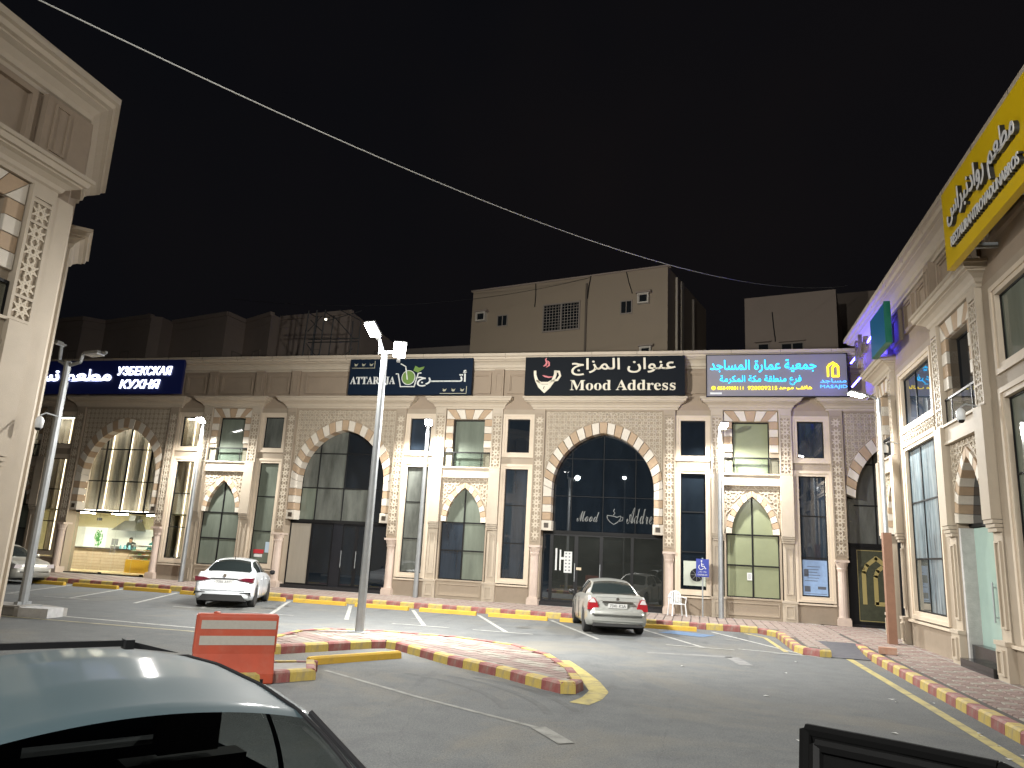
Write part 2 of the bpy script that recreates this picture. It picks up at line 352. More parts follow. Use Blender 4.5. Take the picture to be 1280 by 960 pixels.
# traffic island
ISL = [(-8.0,12.55),(-7.45,13.2),(-6.42,14.95),(-6.2,15.15),(-5.95,15.05),(-4.4,13.72),(-3.3,12.98),(-2.35,12.15),(-2.0,11.9),(-1.78,12.0),(-1.72,12.4),(-2.05,13.6),(-2.75,15.2),(-3.7,16.35),(-5.2,16.95),(-7.0,16.95),(-8.2,16.5),(-8.55,15.7),(-8.35,14.2)]
isl = struct('traffic_island'); ob('island_bed', MB().slab(inset(ISL, .08), 0, .12), joint, isl)
ip = [MB(), MB()]; ISI = inset(ISL, .16)
for i in range(-60, 60):
    for j in range(-70, 70):
        a = R(-36); ux, uy = math.cos(a), math.sin(a); lx, ly = i*.2, j*.2
        X = -5.5 + lx*ux - ly*uy; Y = 14.5 + lx*uy + ly*ux
        cxx = X + .1*ux - .1*uy; cyy = Y + .1*uy + .1*ux
        if inpoly(cxx, cyy, ISI):
            k = 1 if (j % 4) in (0, 1) and ((i + (j % 2)) % 5) != 0 else 0
            q = .008; v = []
            for (p_, r_) in ((q,q),(.2-q,q),(.2-q,.2-q),(q,.2-q)):
                v.append((X+p_*ux-r_*uy, Y+p_*uy+r_*ux))
            dz = rnd.uniform(-.003,.003)
            ip[k].add([(*p, .12) for p in v] + [(*p, .145+dz) for p in v], [(4,5,6,7),(0,1,5,4),(1,2,6,5),(2,3,7,6),(3,0,4,7)])
ob('pink_pavers', ip[0], pv_pink, isl, kind='stuff'); ob('cream_pavers', ip[1], pv_cream, isl, kind='stuff')
kerb(ISL + ISL[:1], .5, wd=.18, h=.16)
I2 = [(-8.2,7.1),(-5.62,11.08),(-6.07,11.92),(-6.6,11.5),(-9.2,7.5)]
isl2 = struct('traffic_island'); ob('island_bed', MB().slab(inset(I2, .08), 0, .14), conc, isl2)
kerb(I2 + I2[:1], .45, wd=.16, h=.16, start=1)

# road markings
def strip(name, pts, wd, m, z=.004):
    mb = MB()
    for a, b in zip(pts, pts[1:]):
        a = Vector(a); b = Vector(b); d = (b-a).normalized(); n = Vector((-d.y, d.x))*wd/2
        mb.add([(*(a-n), z), (*(b-n), z), (*(b+n), z), (*(a+n), z)], [(0,1,2,3)])
    return ob(name, mb, m, marks)
marks = struct('road_markings')
TOPS = [-23.3, -20.95, -18.6, -16.3, -14.0, -11.65, -9.35, -7.05, -4.6, -2.0, .45]
for i, tx in enumerate(TOPS):
    strip('parking_line', [(tx, 25.0), (tx+2.15, 20.2)], .12, white_p)
    if i % 3 != 2: strip('parking_line', [(tx+2.15-.9, 20.12), (tx+2.15+.75, 20.12)], .10, white_p, .008)
strip('parking_line', [(2.45,20.35),(2.9,19.9)], .1, white_p)
strip('edge_line', [(1.0, 20.5), (2.9, 20.15)], .1, white_p)
strip('corner_line', [(1.45, 25.3), (1.95, 24.2), (2.15, 20.6)], .12, yellow_p, .006)
strip('edge_line', [(3.5, 21.0), (3.56, 14), (3.6, 2)], .16, yellow_p)
strip('lane_line', [(-17.5, 15.9), (-8.9, 15.75)], .12, white_p)
strip('lane_line', [(-18, 14.9), (-9.6, 15.2)], .12, mat('faded_yellow_paint', (.3,.27,.17), .7, dirt=(.1,.1,.09), dscale=3, dfac=.9), .006)
strip('island_line', [(-2.6,15.6),(-2.15,14.5),(-1.72,13.3),(-1.48,12.4),(-1.5,11.75),(-1.62,11.25)], .3, yellow_p)
faded_w = mat('faded_white_paint', (.21,.21,.19), .75, noise=.25, nscale=4, dirt=(.11,.11,.10), dscale=5, dfac=1.0)
strip('parking_line', [(-5.9,11.95),(-3.75,10.55),(-1.7,9.4)], .08, faded_w)
strip('parking_line', [(-1.85,9.5),(-1.4,8.85)], .2, faded_w, .008)
strip('arrow_mark', [(-1.1,18.15),(.75,18.6),(1.0,17.3)], .3, mat('worn_white_paint', (.16,.16,.155), .7, dirt=(.07,.07,.07), dscale=4, dfac=.95))
strip('disabled_bay_paint', [(-.9,23.9),(.35,23.4)], 1.0, blue_p, .007)

tyre_m = mat('tyre_mark', (.072,.076,.076), .8, dirt=(.105,.112,.11), dscale=5, dfac=1.)
for cx_, cy_, r_, a0, a1 in ((-5.5,9.3,3.2,20,75), (-5.3,9.2,3.6,18,70), (-5.2,9.0,4.0,25,66)):
    strip('tyre_mark', [(cx_+r_*math.cos(R(a0+(a1-a0)*i/16)), cy_+r_*math.sin(R(a0+(a1-a0)*i/16))) for i in range(17)], .12, tyre_m, .0025)
oil = MB()
for i in range(14):
    x = rnd.uniform(-16, 2); y = rnd.uniform(20.5, 24); q = rnd.uniform(.08, .3)
    oil.add([(x+q*rnd.uniform(.7,1.2)*math.cos(k*PI/6), y+q*rnd.uniform(.7,1.2)*math.sin(k*PI/6), .003) for k in range(12)], [tuple(range(12))])
ob('oil_spots', oil, mat('oil_stain', (.055,.055,.052), .5, dirt=(.1,.106,.105), dscale=7, dfac=.9), marks, kind='stuff')
def wheel_stop(x, y, a, L_, lab, grp=None):
    mb = MB(); c = .03; W = .16; H = .13
    prof = [(0,0),(.015,H-c),(c+.01,H),(W-c-.01,H),(W-.015,H-c),(W,0)]; n = len(prof)
    v = [(0, p[0], p[1]*.9 if p[1] else 0) for p in prof] + [(.03, p[0], p[1]) for p in prof] + [(L_-.03, p[0], p[1]) for p in prof] + [(L_, p[0], p[1]*.9 if p[1] else 0) for p in prof]
    f = [tuple(range(n)), tuple(range(4*n-1, 3*n-1, -1))]
    for k in range(3): f += [(k*n+i, (k+1)*n+i, (k+1)*n+(i+1) % n, k*n+(i+1) % n) for i in range(n)]
    t = thing('wheel_stop', lab, 'wheel stop', (x, y, 0), a, grp, mb.add(v, f).mesh('wheel_stop', stopm)); return t
WS = [(-25.3,'yellow concrete wheel stop left of the lit restaurant entrance, nearest the parked grey car'),
 (-22.95,'yellow concrete wheel stop in front of the lit restaurant doors, beside the left parking line'),
 (-20.6,'yellow concrete wheel stop between the lit restaurant and the white sedan'),
 (-18.25,'yellow concrete wheel stop just left of the white sedan'),
 (-15.95,'yellow concrete wheel stop in front of the white sedan nose'),
 (-13.65,'yellow concrete wheel stop in front of the paper-covered glass panel'),
 (-11.3,'yellow concrete wheel stop partly hidden behind the tall island lamp post'),
 (-8.95,'yellow concrete wheel stop in front of the small pointed window beside the slim wall lamp'),
 (-6.65,'yellow concrete wheel stop left of the black glass doors of the coffee shop'),
 (-4.3,'yellow concrete wheel stop under the front of the silver sedan'),
 (-1.95,'yellow concrete wheel stop right of the silver sedan near the white chair')]
for x, lab in WS: wheel_stop(x+rnd.uniform(-.06,.06), 24.62+rnd.uniform(-.05,.05), R(rnd.uniform(-1.5,1.5)), 1.95, lab, 'wheel stops along the shop front')
wheel_stop(-6.36, 12.3, R(60), 1.95, 'long yellow concrete wheel stop against the striped island kerb', 'wheel stops by the island')
wheel_stop(-6.35, 9.95, R(58), 1.25, 'short yellow concrete wheel stop nearest the orange barrier', 'wheel stops by the island')

# ------------------------------------------------------------------ arcade buildings: local frame x along the wall, -y outwards, z up
SILL, TOP = .15, 7.93
HA, PI_A = 2.83, 2.38          # arch bay: half width, inner edge of its pilasters
HN, PI_N = 1.47, 1.02          # narrow bay
PER = 11.3
def arc(h, R_c, z0):
    Rr = h + R_c
    return lambda x: z0 + math.sqrt(max(0, Rr*Rr - (abs(x)+R_c)**2)) if abs(x) <= h else z0
A_IN = arc(2.02, .28, 4.66); A_OUT = arc(2.36, .24, 4.80)
N_IN = arc(.74, .954, 3.2); N_OUT = arc(.97, .85, 3.2)
def arch_pts(h, c, z0, n):
    Rr = h+c; amax = math.acos(c/Rr); return [((-c + Rr*math.cos(amax*i/n)), z0 + Rr*math.sin(amax*i/n)) for i in range(n+1)]
def strap(mb, x0, x1, z0, z1, cell, y0, y1, inside=None, t=.022):
    """interlaced eight-point star strapwork as thin raised ribs"""
    nx = max(1, round((x1-x0)/cell)); nz = max(1, round((z1-z0)/cell)); cx = (x1-x0)/nx; cz = (z1-z0)/nz
    segs = []
    for k in range(8):
        a0 = PI/8 + k*PI/4; a1 = a0 + PI/4*3; am = (a0+a1)/2
        segs.append(((.42*math.cos(a0), .42*math.sin(a0)), (.42*math.cos(a1), .42*math.sin(a1))))
    for k in range(8):
        a0 = PI/8 + k*PI/4
        segs.append(((.42*math.cos(a0), .42*math.sin(a0)), (max(-.5, min(.5, .62*math.cos(a0))), max(-.5, min(.5, .62*math.sin(a0))))))
    for i in range(nx):
        for j in range(nz):
            mx = x0+(i+.5)*cx; mz = z0+(j+.5)*cz
            for (a, b), (c, d) in segs:
                p = (mx+a*cx, mz+b*cz); q = (mx+c*cx, mz+d*cz)
                if inside and not (inside(*p) and inside(*q)): continue
                dx, dz = q[0]-p[0], q[1]-p[1]; L_ = math.hypot(dx, dz) or 1; nx_, nz_ = -dz/L_*t/2, dx/L_*t/2
                v = [(p[0]-nx_, y0, p[1]-nz_), (q[0]-nx_, y0, q[1]-nz_), (q[0]+nx_, y0, q[1]+nz_), (p[0]+nx_, y0, p[1]+nz_),
                     (p[0]-nx_, y1, p[1]-nz_), (q[0]-nx_, y1, q[1]-nz_), (q[0]+nx_, y1, q[1]+nz_), (p[0]+nx_, y1, p[1]+nz_)]
                mb.add(v, [(0,1,2,3), (0,4,5,1), (2,6,7,3)])
def sweep(mb, u0, u1, prof, back=.3):
    """moulding with mitred returns: prof = (projection, z) from bottom to top"""
    n = len(prof); v = []
    for d, z in prof: v += [(u0-d, back, z), (u0-d, -d, z), (u1+d, -d, z), (u1+d, back, z)]
    f = []
    for j in range(n-1):
        for i in range(3): f.append((j*4+i, j*4+i+1, (j+1)*4+i+1, (j+1)*4+i))
    f += [(3,2,1,0), tuple((n-1)*4+i for i in range(4))]
    mb.add(v, f)
MIDP = [(.10,7.90),(.10,7.97),(.14,8.0),(.17,8.07),(.26,8.14),(.34,8.17),(.34,8.20),(.40,8.21),(.43,8.30),(.47,8.31),(.47,8.38)]
ROOFP = [(.06,9.58),(.06,9.66),(.12,9.68),(.14,9.78),(.24,9.88),(.36,9.93),(.36,9.96),(.44,9.98),(.47,10.06),(.55,10.08),(.55,10.2)]
ME = {}
def part(key, fn, m, smooth=False):
    if key not in ME: mb = MB(); fn(mb); ME[key] = mb.mesh(key.split('/')[0], m, smooth)
    return ME[key]
def put(key, fn, m, root, u, sx=1, smooth=False, kind=None, y=0):
    return link(key.split('/')[0], part(key, fn, m, smooth), root, (u, y, 0), 0, (sx,1,1) if sx != 1 else None, kind)

# --- stones of the two arches
def stones():
    A, N = [], []
    n = 11
    # big arch, right half then mirrored; first voussoir centred on the apex
    pin = arch_pts(2.02, .28, 4.66, 60); pout = arch_pts(2.36, .24, 4.80, 60)
    def seg(pi_, po, a, b):
        i0, i1 = a*60, b*60; idx = [i0] + [k for k in range(61) if i0 < k < i1] + [i1]
        def at(P, t): k = min(59, int(t)); f = t-k; return (P[k][0]+(P[k+1][0]-P[k][0])*f, P[k][1]+(P[k+1][1]-P[k][1])*f)
        idx = [idx[0], (idx[0]+idx[-1])/2, idx[-1]]
        return [at(pi_, t) for t in idx], [at(po, t) for t in idx]
    e = .012
    h = 1/(n+.5)
    for k in range(n):
        a = k*h; b = a+h
        i_, o_ = seg(pin, pout, a+e*.25, b-e*.25)
        pts = i_[::-1] + o_                       # right side
        A.append((pts, k % 2 == 0)); A.append(([(-x, z) for x, z in pts][::-1], k % 2 == 0))
    i_, o_ = seg(pin, pout, n*h+e*.25, 1.0)
    A.append(([(-x, z) for x, z in o_[:-1]] + [o_[-1]] + [(x, z) for x, z in o_[:-1]][::-1] + i_[:-1] + [i_[-1]] + [(-x, z) for x, z in i_[:-1]][::-1], False))
    zs = [3.42, 3.73, 4.04, 4.35, 4.66]
    for k in range(4):
        for s in (1, -1):
            top_o = zs[k+1] + (.14 if k == 3 else 0)
            p = [(2.02, zs[k]+.006), (2.36, zs[k]+.006), (2.36, top_o-.006), (2.02, zs[k+1]-.006)]
            A.append((p if s == 1 else [(-x, z) for x, z in p][::-1], k % 2 == 1))
    for s in (1, -1):
        p = [(1.98, 3.02), (2.385, 3.02), (2.385, 3.41), (1.98, 3.41)]
        A.append((p if s == 1 else [(-x, z) for x, z in p][::-1], True))
    n = 8; pin = arch_pts(.74, .954, 3.2, 60); pout = arch_pts(.97, .85, 3.2, 60)
    for k in range(n):
        i_, o_ = seg(pin, pout, k/n+.004, (k+1)/n-.004)
        pts = i_[::-1] + o_
        N.append((pts, k % 2 == 0)); N.append(([(-x, z) for x, z in pts][::-1], k % 2 == 0))
    for k in range(5):
        z0 = 5.97+k*.30
        for s in (1, -1):
            p = [(.685, z0+.005), (1.0, z0+.005), (1.0, z0+.295), (.685, z0+.295)]
            if k == 0: continue
            N.append((p if s == 1 else [(-x, z) for x, z in p][::-1], k % 2 == 1))
    xb = [-.685, -.49, -.25, .25, .49, .685]; 
    bx = [-.62,-.37,-.13,.13,.37,.62]; tx = [-1.0,-.62,-.22,.22,.62,1.0]
    for k in range(5):
        N.append(([(bx[k]+.006, 7.475), (bx[k+1]-.006, 7.475), (tx[k+1]-.006, 7.88), (tx[k]+.006, 7.88)], k % 2 == 1))
    N.append(([(-.99,7.475),(-.626,7.475),(-.99,7.87)], True)); N.append(([(.626,7.475),(.99,7.475),(.99,7.87)], True))
    return A, N
SA, SN = stones()
def put_stones(root, u, lst, key, sx, y0, y1):
    for k, (pts, wh) in enumerate(lst):
        kk = '%s/%s%d' % ('arch_stone', key, k)
        if kk not in ME:
            ys = y0 + (-.006 if wh else 0)
            cx = sum(p[0] for p in pts)/len(pts); cz = sum(p[1] for p in pts)/len(pts)
            mb = MB(); n_ = len(pts)
            ins = [(p[0]+(cx-p[0])*.045, p[1]+(cz-p[1])*.045) for p in pts]
            v = [(p[0], ys-.0, p[1]) for p in ins] + [(p[0], ys+.012, p[1]) for p in pts] + [(p[0], y1, p[1]) for p in pts]
            f = [tuple(range(n_))]
            for q in (0, 1): f += [(q*n_+i, (q+1)*n_+i, (q+1)*n_+(i+1) % n_, q*n_+(i+1) % n_) for i in range(n_)]
            ME[kk] = mb.add(v, f).mesh('arch_stone', whitest if wh else tanst)
        link('arch_stone', ME[kk], root, (u, 0, 0), 0, (sx,1,1) if sx != 1 else None)

# --- pieces
def niche(mb, x0, x1, z0, z1, y, dep=.03, t=.05):
    mb.frame(x0, x1, z0, z1, t, y-dep, y)
def fn_pil_arch(s):
    def f(mb):
        a, b = (PI_A, HA) if s > 0 else (-HA, -PI_A); z_ = -.10
        mb.box(a, b, z_, .4, 2.40, 7.91)
        # raised border round the sunk lattices
        for zz in (2.60, 3.04, 5.47, 5.88, 7.24, 7.62): mb.box(a+.05, b-.05, z_-.035, z_, zz-.025, zz+.025)
        mb.box(a, a+.055, z_-.035, z_, 2.5, 7.9); mb.box(b-.055, b, z_-.035, z_, 2.5, 7.9); mb.box(a+.055, b-.055, z_-.035, z_, 7.69, 7.9)
    return f
def fn_lat_pil(s, full=True, a=None, b=None):
    def f(mb):
        a_, b_ = (a, b) if a is not None else ((PI_A, HA) if s > 0 else (-HA, -PI_A)); z_ = -.10
        rng = [(7.27,7.59),(5.91,7.21),(5.50,5.85)] + ([(3.07,5.44),(2.63,3.01)] if full else [])
        for z0, z1 in rng: strap(mb, a_+.065, b_-.065, z0, z1, .31, z_-.028, z_+.001, t=.03)
    return f
def fn_lat_back(s, full=True, a=None, b=None):
    def f(mb):
        a_, b_ = (a, b) if a is not None else ((PI_A, HA) if s > 0 else (-HA, -PI_A))
        rng = [(7.27,7.59),(5.91,7.21),(5.50,5.85)] + ([(3.07,5.44),(2.63,3.01)] if full else [])
        for z0, z1 in rng: mb.box(a_+.058, b_-.058, -.104, -.10, z0, z1)
    return f
def fn_col(s):
    def f(mb):
        c = (PI_A+HA)/2*s
        mb.lathe([(.17,.42),(.165,.5),(.155,2.0),(.165,2.05)], c, -.02, 14)
        mb.box(c-.225, c+.225, -.22, .3, .15, .36); mb.box(c-.205, c+.205, -.20, .3, .36, .42)
    return f
def fn_cap(s):
    def f(mb):
        c = (PI_A+HA)/2*s
        mb.lathe([(.17,2.05),(.185,2.1),(.18,2.15),(.21,2.25),(.235,2.34)], c, -.02, 14)
        mb.box(c-.235, c+.235, -.24, .3, 2.34, 2.42)
    return f
def fn_spandrel(mb):
    n = 60; h = PI_A
    for i in range(n):
        x0 = -h + 2*h*i/n; x1 = x0 + 2*h/n
        def zz(x):
            ax = abs(x); return A_OUT(x)-.03 if ax < 2.345 else 3.03
        mb.add([(x0,-.02,zz(x0)),(x1,-.02,zz(x1)),(x1,-.02,7.91),(x0,-.02,7.91)], [(0,1,2,3)])
    mb.box(-h, h, -.075, -.02, 7.83, 7.91)
def fn_span_lat(mb):
    def ins(x, z): return abs(x) < PI_A-.02 and z < 7.83 and (z > A_OUT(x)+.02 if abs(x) < 2.33 else False)
    strap(mb, -PI_A, PI_A, 4.6, 7.84, .235, -.035, -.02, ins, t=.024)
def fn_core(mb):       # deep side walls and soffit behind the arch
    for s in (1, -1):
        mb.box(s*2.40, s*2.83, .05, .7, .15, 7.9)
    n = 30
    for i in range(n):
        x0 = -2.42+4.84*i/n; x1 = x0+4.84/n
        z0 = A_OUT(x0) if abs(x0) < 2.35 else 4.8; z1 = A_OUT(x1) if abs(x1) < 2.35 else 4.8
        mb.add([(x0,.03,z0),(x1,.03,z1),(x1,.7,z1),(x0,.7,z0)], [(3,2,1,0)])
def fn_pil_nar(s):
    def f(mb):
        a, b = (PI_N, HN) if s > 0 else (-HN, -PI_N); z_ = -.10
        mb.box(a, b, z_, .3, 3.16, 7.91)
        for zz in (5.47, 5.88, 7.24, 7.62): mb.box(a+.05, b-.05, z_-.035, z_, zz-.025, zz+.025)
        mb.box(a, a+.055, z_-.035, z_, 5.44, 7.9); mb.box(b-.055, b, z_-.035, z_, 5.44, 7.9); mb.box(a+.055, b-.055, z_-.035, z_, 7.69, 7.9)
        mb.box(a-.0, b, z_-.10, z_, 3.16, 5.42)
        mb.box(a+.0, b, z_-.08, .3, 3.08, 3.15); mb.box(a+.01, b, z_-.05, .3, 3.0, 3.07); mb.box(a+.02, b, z_-.02, .3, 2.92, 2.99)
        c0, c1 = (a+.04, b-.01) if s > 0 else (a+.01, b-.04)
        mb.box(c0, c1, -.03, .3, .88, 2.92); niche(mb, c0+.07, c1-.07, 1.10, 2.75, -.03, .045, .04)
        mb.box(a-.03, b+.03, -.14, .3, .15, .80); mb.box(a-.05, b+.05, -.17, .3, .80, .88); niche(mb, a+.07, b-.07, .25, .72, -.14, .045, .04)
    return f
def fn_nar_wall(mb, door=False):
    # base with panel, wall above the little arch, ledge
    if not door:
        mb.box(-PI_N, PI_N, -.02, .3, .15, .84); niche(mb, -.9, .9, .27, .74, -.02, .045, .04)
        mb.box(-PI_N, PI_N, -.07, .3, .84, .90)
    n = 28
    for i in range(n):
        x0 = -PI_N+2*PI_N*i/n; x1 = x0+2*PI_N/n
        zz = lambda x: N_OUT(x)-.02 if abs(x) < .965 else 3.2
        mb.add([(x0,-.01,zz(x0)),(x1,-.01,zz(x1)),(x1,-.01,5.0),(x0,-.01,5.0)], [(0,1,2,3)])
    for s in (1,-1): mb.box(s*.95, s*PI_N, .0, .3, .15 if door else .9, 3.2)
    for s in (1,-1): mb.box(s*.685, s*PI_N, .02, .3, 5.4, 7.9)
    mb.box(-.685, .685, .02, .3, 7.465, 7.9)
def fn_ledge(mb):
    mb.box(-PI_N, PI_N, -.10, .3, 5.06, 5.40); mb.box(-PI_N, PI_N, -.16, .3, 5.40, 5.455); mb.box(-PI_N, PI_N, -.13, .3, 5.0, 5.06)
def fn_nspan_lat(mb):
    def ins(x, z): return abs(x) < PI_N-.01 and (z > N_OUT(x)+.015 if abs(x) < .96 else z > 3.25)
    strap(mb, -PI_N, PI_N, 3.25, 4.98, .33, -.035, -.01, ins, t=.03)
def fn_balrail(mb):
    mb.box(-1.0, 1.0, -.06, -.02, 6.03, 6.08)
    for x in (-1.0, -.62, .60, .98): mb.box(x, x+.03, -.05, -.025, 5.455, 6.03)
def fn_balglass(mb): mb.box(-.97, .98, -.041, -.031, 5.46, 6.03)
def winbay(hw, gh):
    """wall with two stacked framed windows; hw half width of bay, gh half width of glass"""
    def wall(mb):
        y = .0
        mb.box(-hw, -gh-.12, y, .3, .84, 7.9); mb.box(gh+.12, hw, y, .3, .84, 7.9)
        mb.box(-gh-.12, gh+.12, y, .3, 7.59, 7.9); mb.box(-gh-.12, gh+.12, y, .3, 5.52, 6.0)
    def wall2(mb):
        mb.box(-hw, hw, y_(0), .3, .15, .78)
    def y_(v): return .02
    def trims(mb):
        g = gh
        for z0, z1 in ((6.0,7.59),(.98,5.52)):
            mb.frame(-g-.20, g+.20, z0-.10, z1+.10, .10, -.05, .0)
            mb.frame(-g-.10, g+.10, z0, z1, .10, -.02, .12)
        mb.box(-hw, hw, -.07, .3, .78, .84)
    return wall, wall2, trims
def mull(x0, x1, z0, z1, vx, hz, y, t=.045):
    def f(mb):
        mb.frame(x0, x1, z0, z1, t, y-.03, y+.03)
        for v_ in vx: mb.box(v_-t/2, v_+t/2, y-.028, y+.028, z0+t, z1-t)
        xs = [x0+t] + sum([[v_-t/2, v_+t/2] for v_ in vx], []) + [x1-t]
        for h_ in hz:
            for a, b in zip(xs[::2], xs[1::2]): mb.box(a, b, y-.027, y+.027, h_-t/2, h_+t/2)
    return f
def panes(win, key, xs, zs, mats, y, u, sx, top=None):
    """one pane per cell of the grid, as children of the window; mats[row][col]"""
    k = 0
    for j in range(len(zs)-1):
        for i in range(len(xs)-1):
            x0, x1, z0, z1 = xs[i]+.01, xs[i+1]-.01, zs[j]+.01, zs[j+1]-.01
            if top:
                nn = 10; tp = [(x1+(x0-x1)*q/nn, min(z1, top(x1+(x0-x1)*q/nn))) for q in range(nn+1)]
                if max(p[1] for p in tp) < z0+.05: continue
                tp = [(p[0], max(p[1], z0+.001)) for p in tp]; pts = [(x0,z0),(x1,z0)] + tp
            else: pts = [(x0,z0),(x1,z0),(x1,z1),(x0,z1)]
            m = mats[j % len(mats)][i % len(mats[j % len(mats)])]
            kk = 'pane/%s%d%d%s' % (key, j, i, m.name)
            if kk not in ME: ME[kk] = MB().prism(pts, y-.006, y+.006).mesh('pane', m)
            o = link('pane', ME[kk], win)
GX = [-2.0, -1.28, 0, 1.28, 2.0]
def arch_bay(root, u, gl, frame_m=gframe, sx=1, mull_t=.05, legs=True):
    for s in (-1, 1):
        put('pilaster/a%d' % s, fn_pil_arch(s), stone, root, u, sx); put('lattice_back/a%d' % s, fn_lat_back(s), latb, root, u, sx)
        put('lattice/a%d' % s, fn_lat_pil(s), latt, root, u, sx, kind='stuff')
        c = put('column/a%d' % s, fn_col(s), columnm, root, u, sx, smooth=False); link('capital', part('capital/a%d' % s, fn_cap(s), columnm), c)
    put('spandrel_wall/a', fn_spandrel, latb, root, u, sx); put('spandrel_lattice/a', fn_span_lat, latt, root, u, sx, kind='stuff')
    put('reveal/a', fn_core, stone, root, u, sx)
    put_stones(root, u, SA if legs else SA[:23], 'A', sx, -.06, .42)
    put('cornice/a', lambda mb: sweep(mb, -HA, HA, MIDP), stone2, root, u, sx)
    # fixed arched window over the transom
    def fr(mb):
        y = .45; t = mull_t
        for v_ in (-1.28, 0, 1.28): mb.box(v_-t/2, v_+t/2, y-.03, y+.03, 3.05, A_IN(v_)+.02)
        for h_ in (4.43, 5.95):
            hw = 2.02 if h_ < 4.7 else math.sqrt(2.3**2-(h_-4.66)**2)-.28
            mb.box(-hw, hw, y-.025, y+.025, h_-t/2, h_+t/2)
        mb.box(-2.4, 2.4, y-.06, y+.04, 2.93, 3.05)
    win = put('arched_window/a%s%.3f' % (frame_m.name, mull_t), fr, frame_m, root, u, sx)
    panes(win, 'A', GX, [3.05, 4.43, 5.95, 7.0], gl, .45, u, sx, top=lambda x: A_IN(x)+.03)
    return win
def narrow_bay(root, u, gl, glu, sx=1, door=False):
    for s in (-1, 1):
        put('pilaster/n%d' % s, fn_pil_nar(s), stone2, root, u, sx)
        ab = (PI_N, HN) if s > 0 else (-HN, -PI_N)
        put('lattice_back/n%d' % s, fn_lat_back(s, False, *ab), latb, root, u, sx); put('lattice/n%d' % s, fn_lat_pil(s, False, *ab), latt, root, u, sx, kind='stuff')
    if not door: put('wall/n', fn_nar_wall, stone, root, u, sx)
    else: put('wall/nd', lambda mb: fn_nar_wall(mb, True), stone, root, u, sx)
    put('ledge/n', fn_ledge, stone2, root, u, sx); put('spandrel_lattice/n', fn_nspan_lat, latt, root, u, sx, kind='stuff')
    put_stones(root, u, SN, 'N', sx, -.05, .28)
    put('cornice/n', lambda mb: sweep(mb, -HN+.06, HN-.06, MIDP), stone2, root, u, sx)
    w1 = put('upper_window/n', mull(-.685, .685, 5.46, 7.46, [], [], .22), gframe, root, u, sx)
    panes(w1, 'NU', [-.685, .685], [5.46, 7.46], [[glu]], .22, u, sx)
    rl = put('glass_balcony_rail/n', fn_balrail, gframe, root, u, sx); link('pane', part('pane/balc', fn_balglass, gclear), rl)
    if door:
        w2 = put('pointed_window/nd', lambda mb: (mb.box(-.95,.95,.22,.28,3.12,3.2)), gframe, root, u, sx)
        panes(w2, 'ND', [-.93, .93], [3.18, 4.65], [gl[-1]], .25, u, sx, top=lambda x: (N_IN(x)+.02 if abs(x) < .74 else 3.2))
        return w2
    w2 = put('pointed_window/n', lambda mb: (mb.box(-.03,.03,.12,.18,.9,4.58), mb.frame(-.95,.95,.9,3.2,.045,.12,.18), mb.box(-.905,-.03,.12,.18,2.03,2.08), mb.box(.03,.905,.12,.18,2.03,2.08)), gframe, root, u, sx)
    panes(w2, 'NL', [-.93, 0, .93], [.92, 2.05, 3.18, 4.65], gl, .15, u, sx, top=lambda x: (N_IN(x)+.02 if abs(x) < .74 else 3.2) )
    return w2
def window_bay(root, u, hw, gh, vx, gl_lo, gl_up, sx=1, key='w'):
    wall, wall2, trims = winbay(hw, gh)
    put('wall/%s' % key, wall, stone, root, u); put('base_wall/%s' % key, wall2, base_st, root, u); put('window_trim/%s' % key, trims, trimm, root, u)
    t = .04
    a = put('tall_window/%s' % key, mull(-gh, gh, 1.08, 5.42, vx, [2.45, 3.95], .10, t), gframe, root, u)
    panes(a, key+'L', [-gh]+list(vx)+[gh], [1.08, 2.45, 3.95, 5.42], gl_lo, .10, u, 1)
    b = put('upper_window/%s' % key, mull(-gh, gh, 6.10, 7.49, vx, [], .10, t), gframe, root, u)
    panes(b, key+'U', [-gh]+list(vx)+[gh], [6.10, 7.49], gl_up, .10, u, 1)
    return a, b
def parapet(root, u0, u1, panels, piers, ends=(.0, .0)):
    def body(mb): mb.box(u0, u1, .0, .3, 7.9, 9.62)
    ob('parapet', (lambda m: (body(m), m)[1])(MB()), parap, root)
    for a, b in panels:
        mb = MB(); mb.frame(a, b, 8.56, 9.47, .10, -.09, .0); mb.frame(a+.10, b-.10, 8.66, 9.37, .04, -.045, .0); ob('parapet_panel', mb, parap, root)
    for c in piers:
        mb = MB(); mb.box(c-.21, c+.21, -.16, .0, 8.38, 9.60); niche(mb, c-.14, c+.14, 8.62, 9.45, -.16, .03, .035); ob('parapet_pier', mb, parap, root)
    mb = MB(); sweep(mb, u0, u1, ROOFP, .35); ob('roof_cornice', mb, stone2, root)
    # joints between the cast lengths
    n = int((u1-u0)/1.8)
    for i in range(1, n):
        x = u0+(u1-u0)*i/n; mb = MB(); mb.box(x-.006, x+.006, -.556, -.552, 10.085, 10.198); mb.box(x-.006, x+.006, -.475, -.471, 10.0, 10.06); ob('cornice_joint', mb, joint, root)

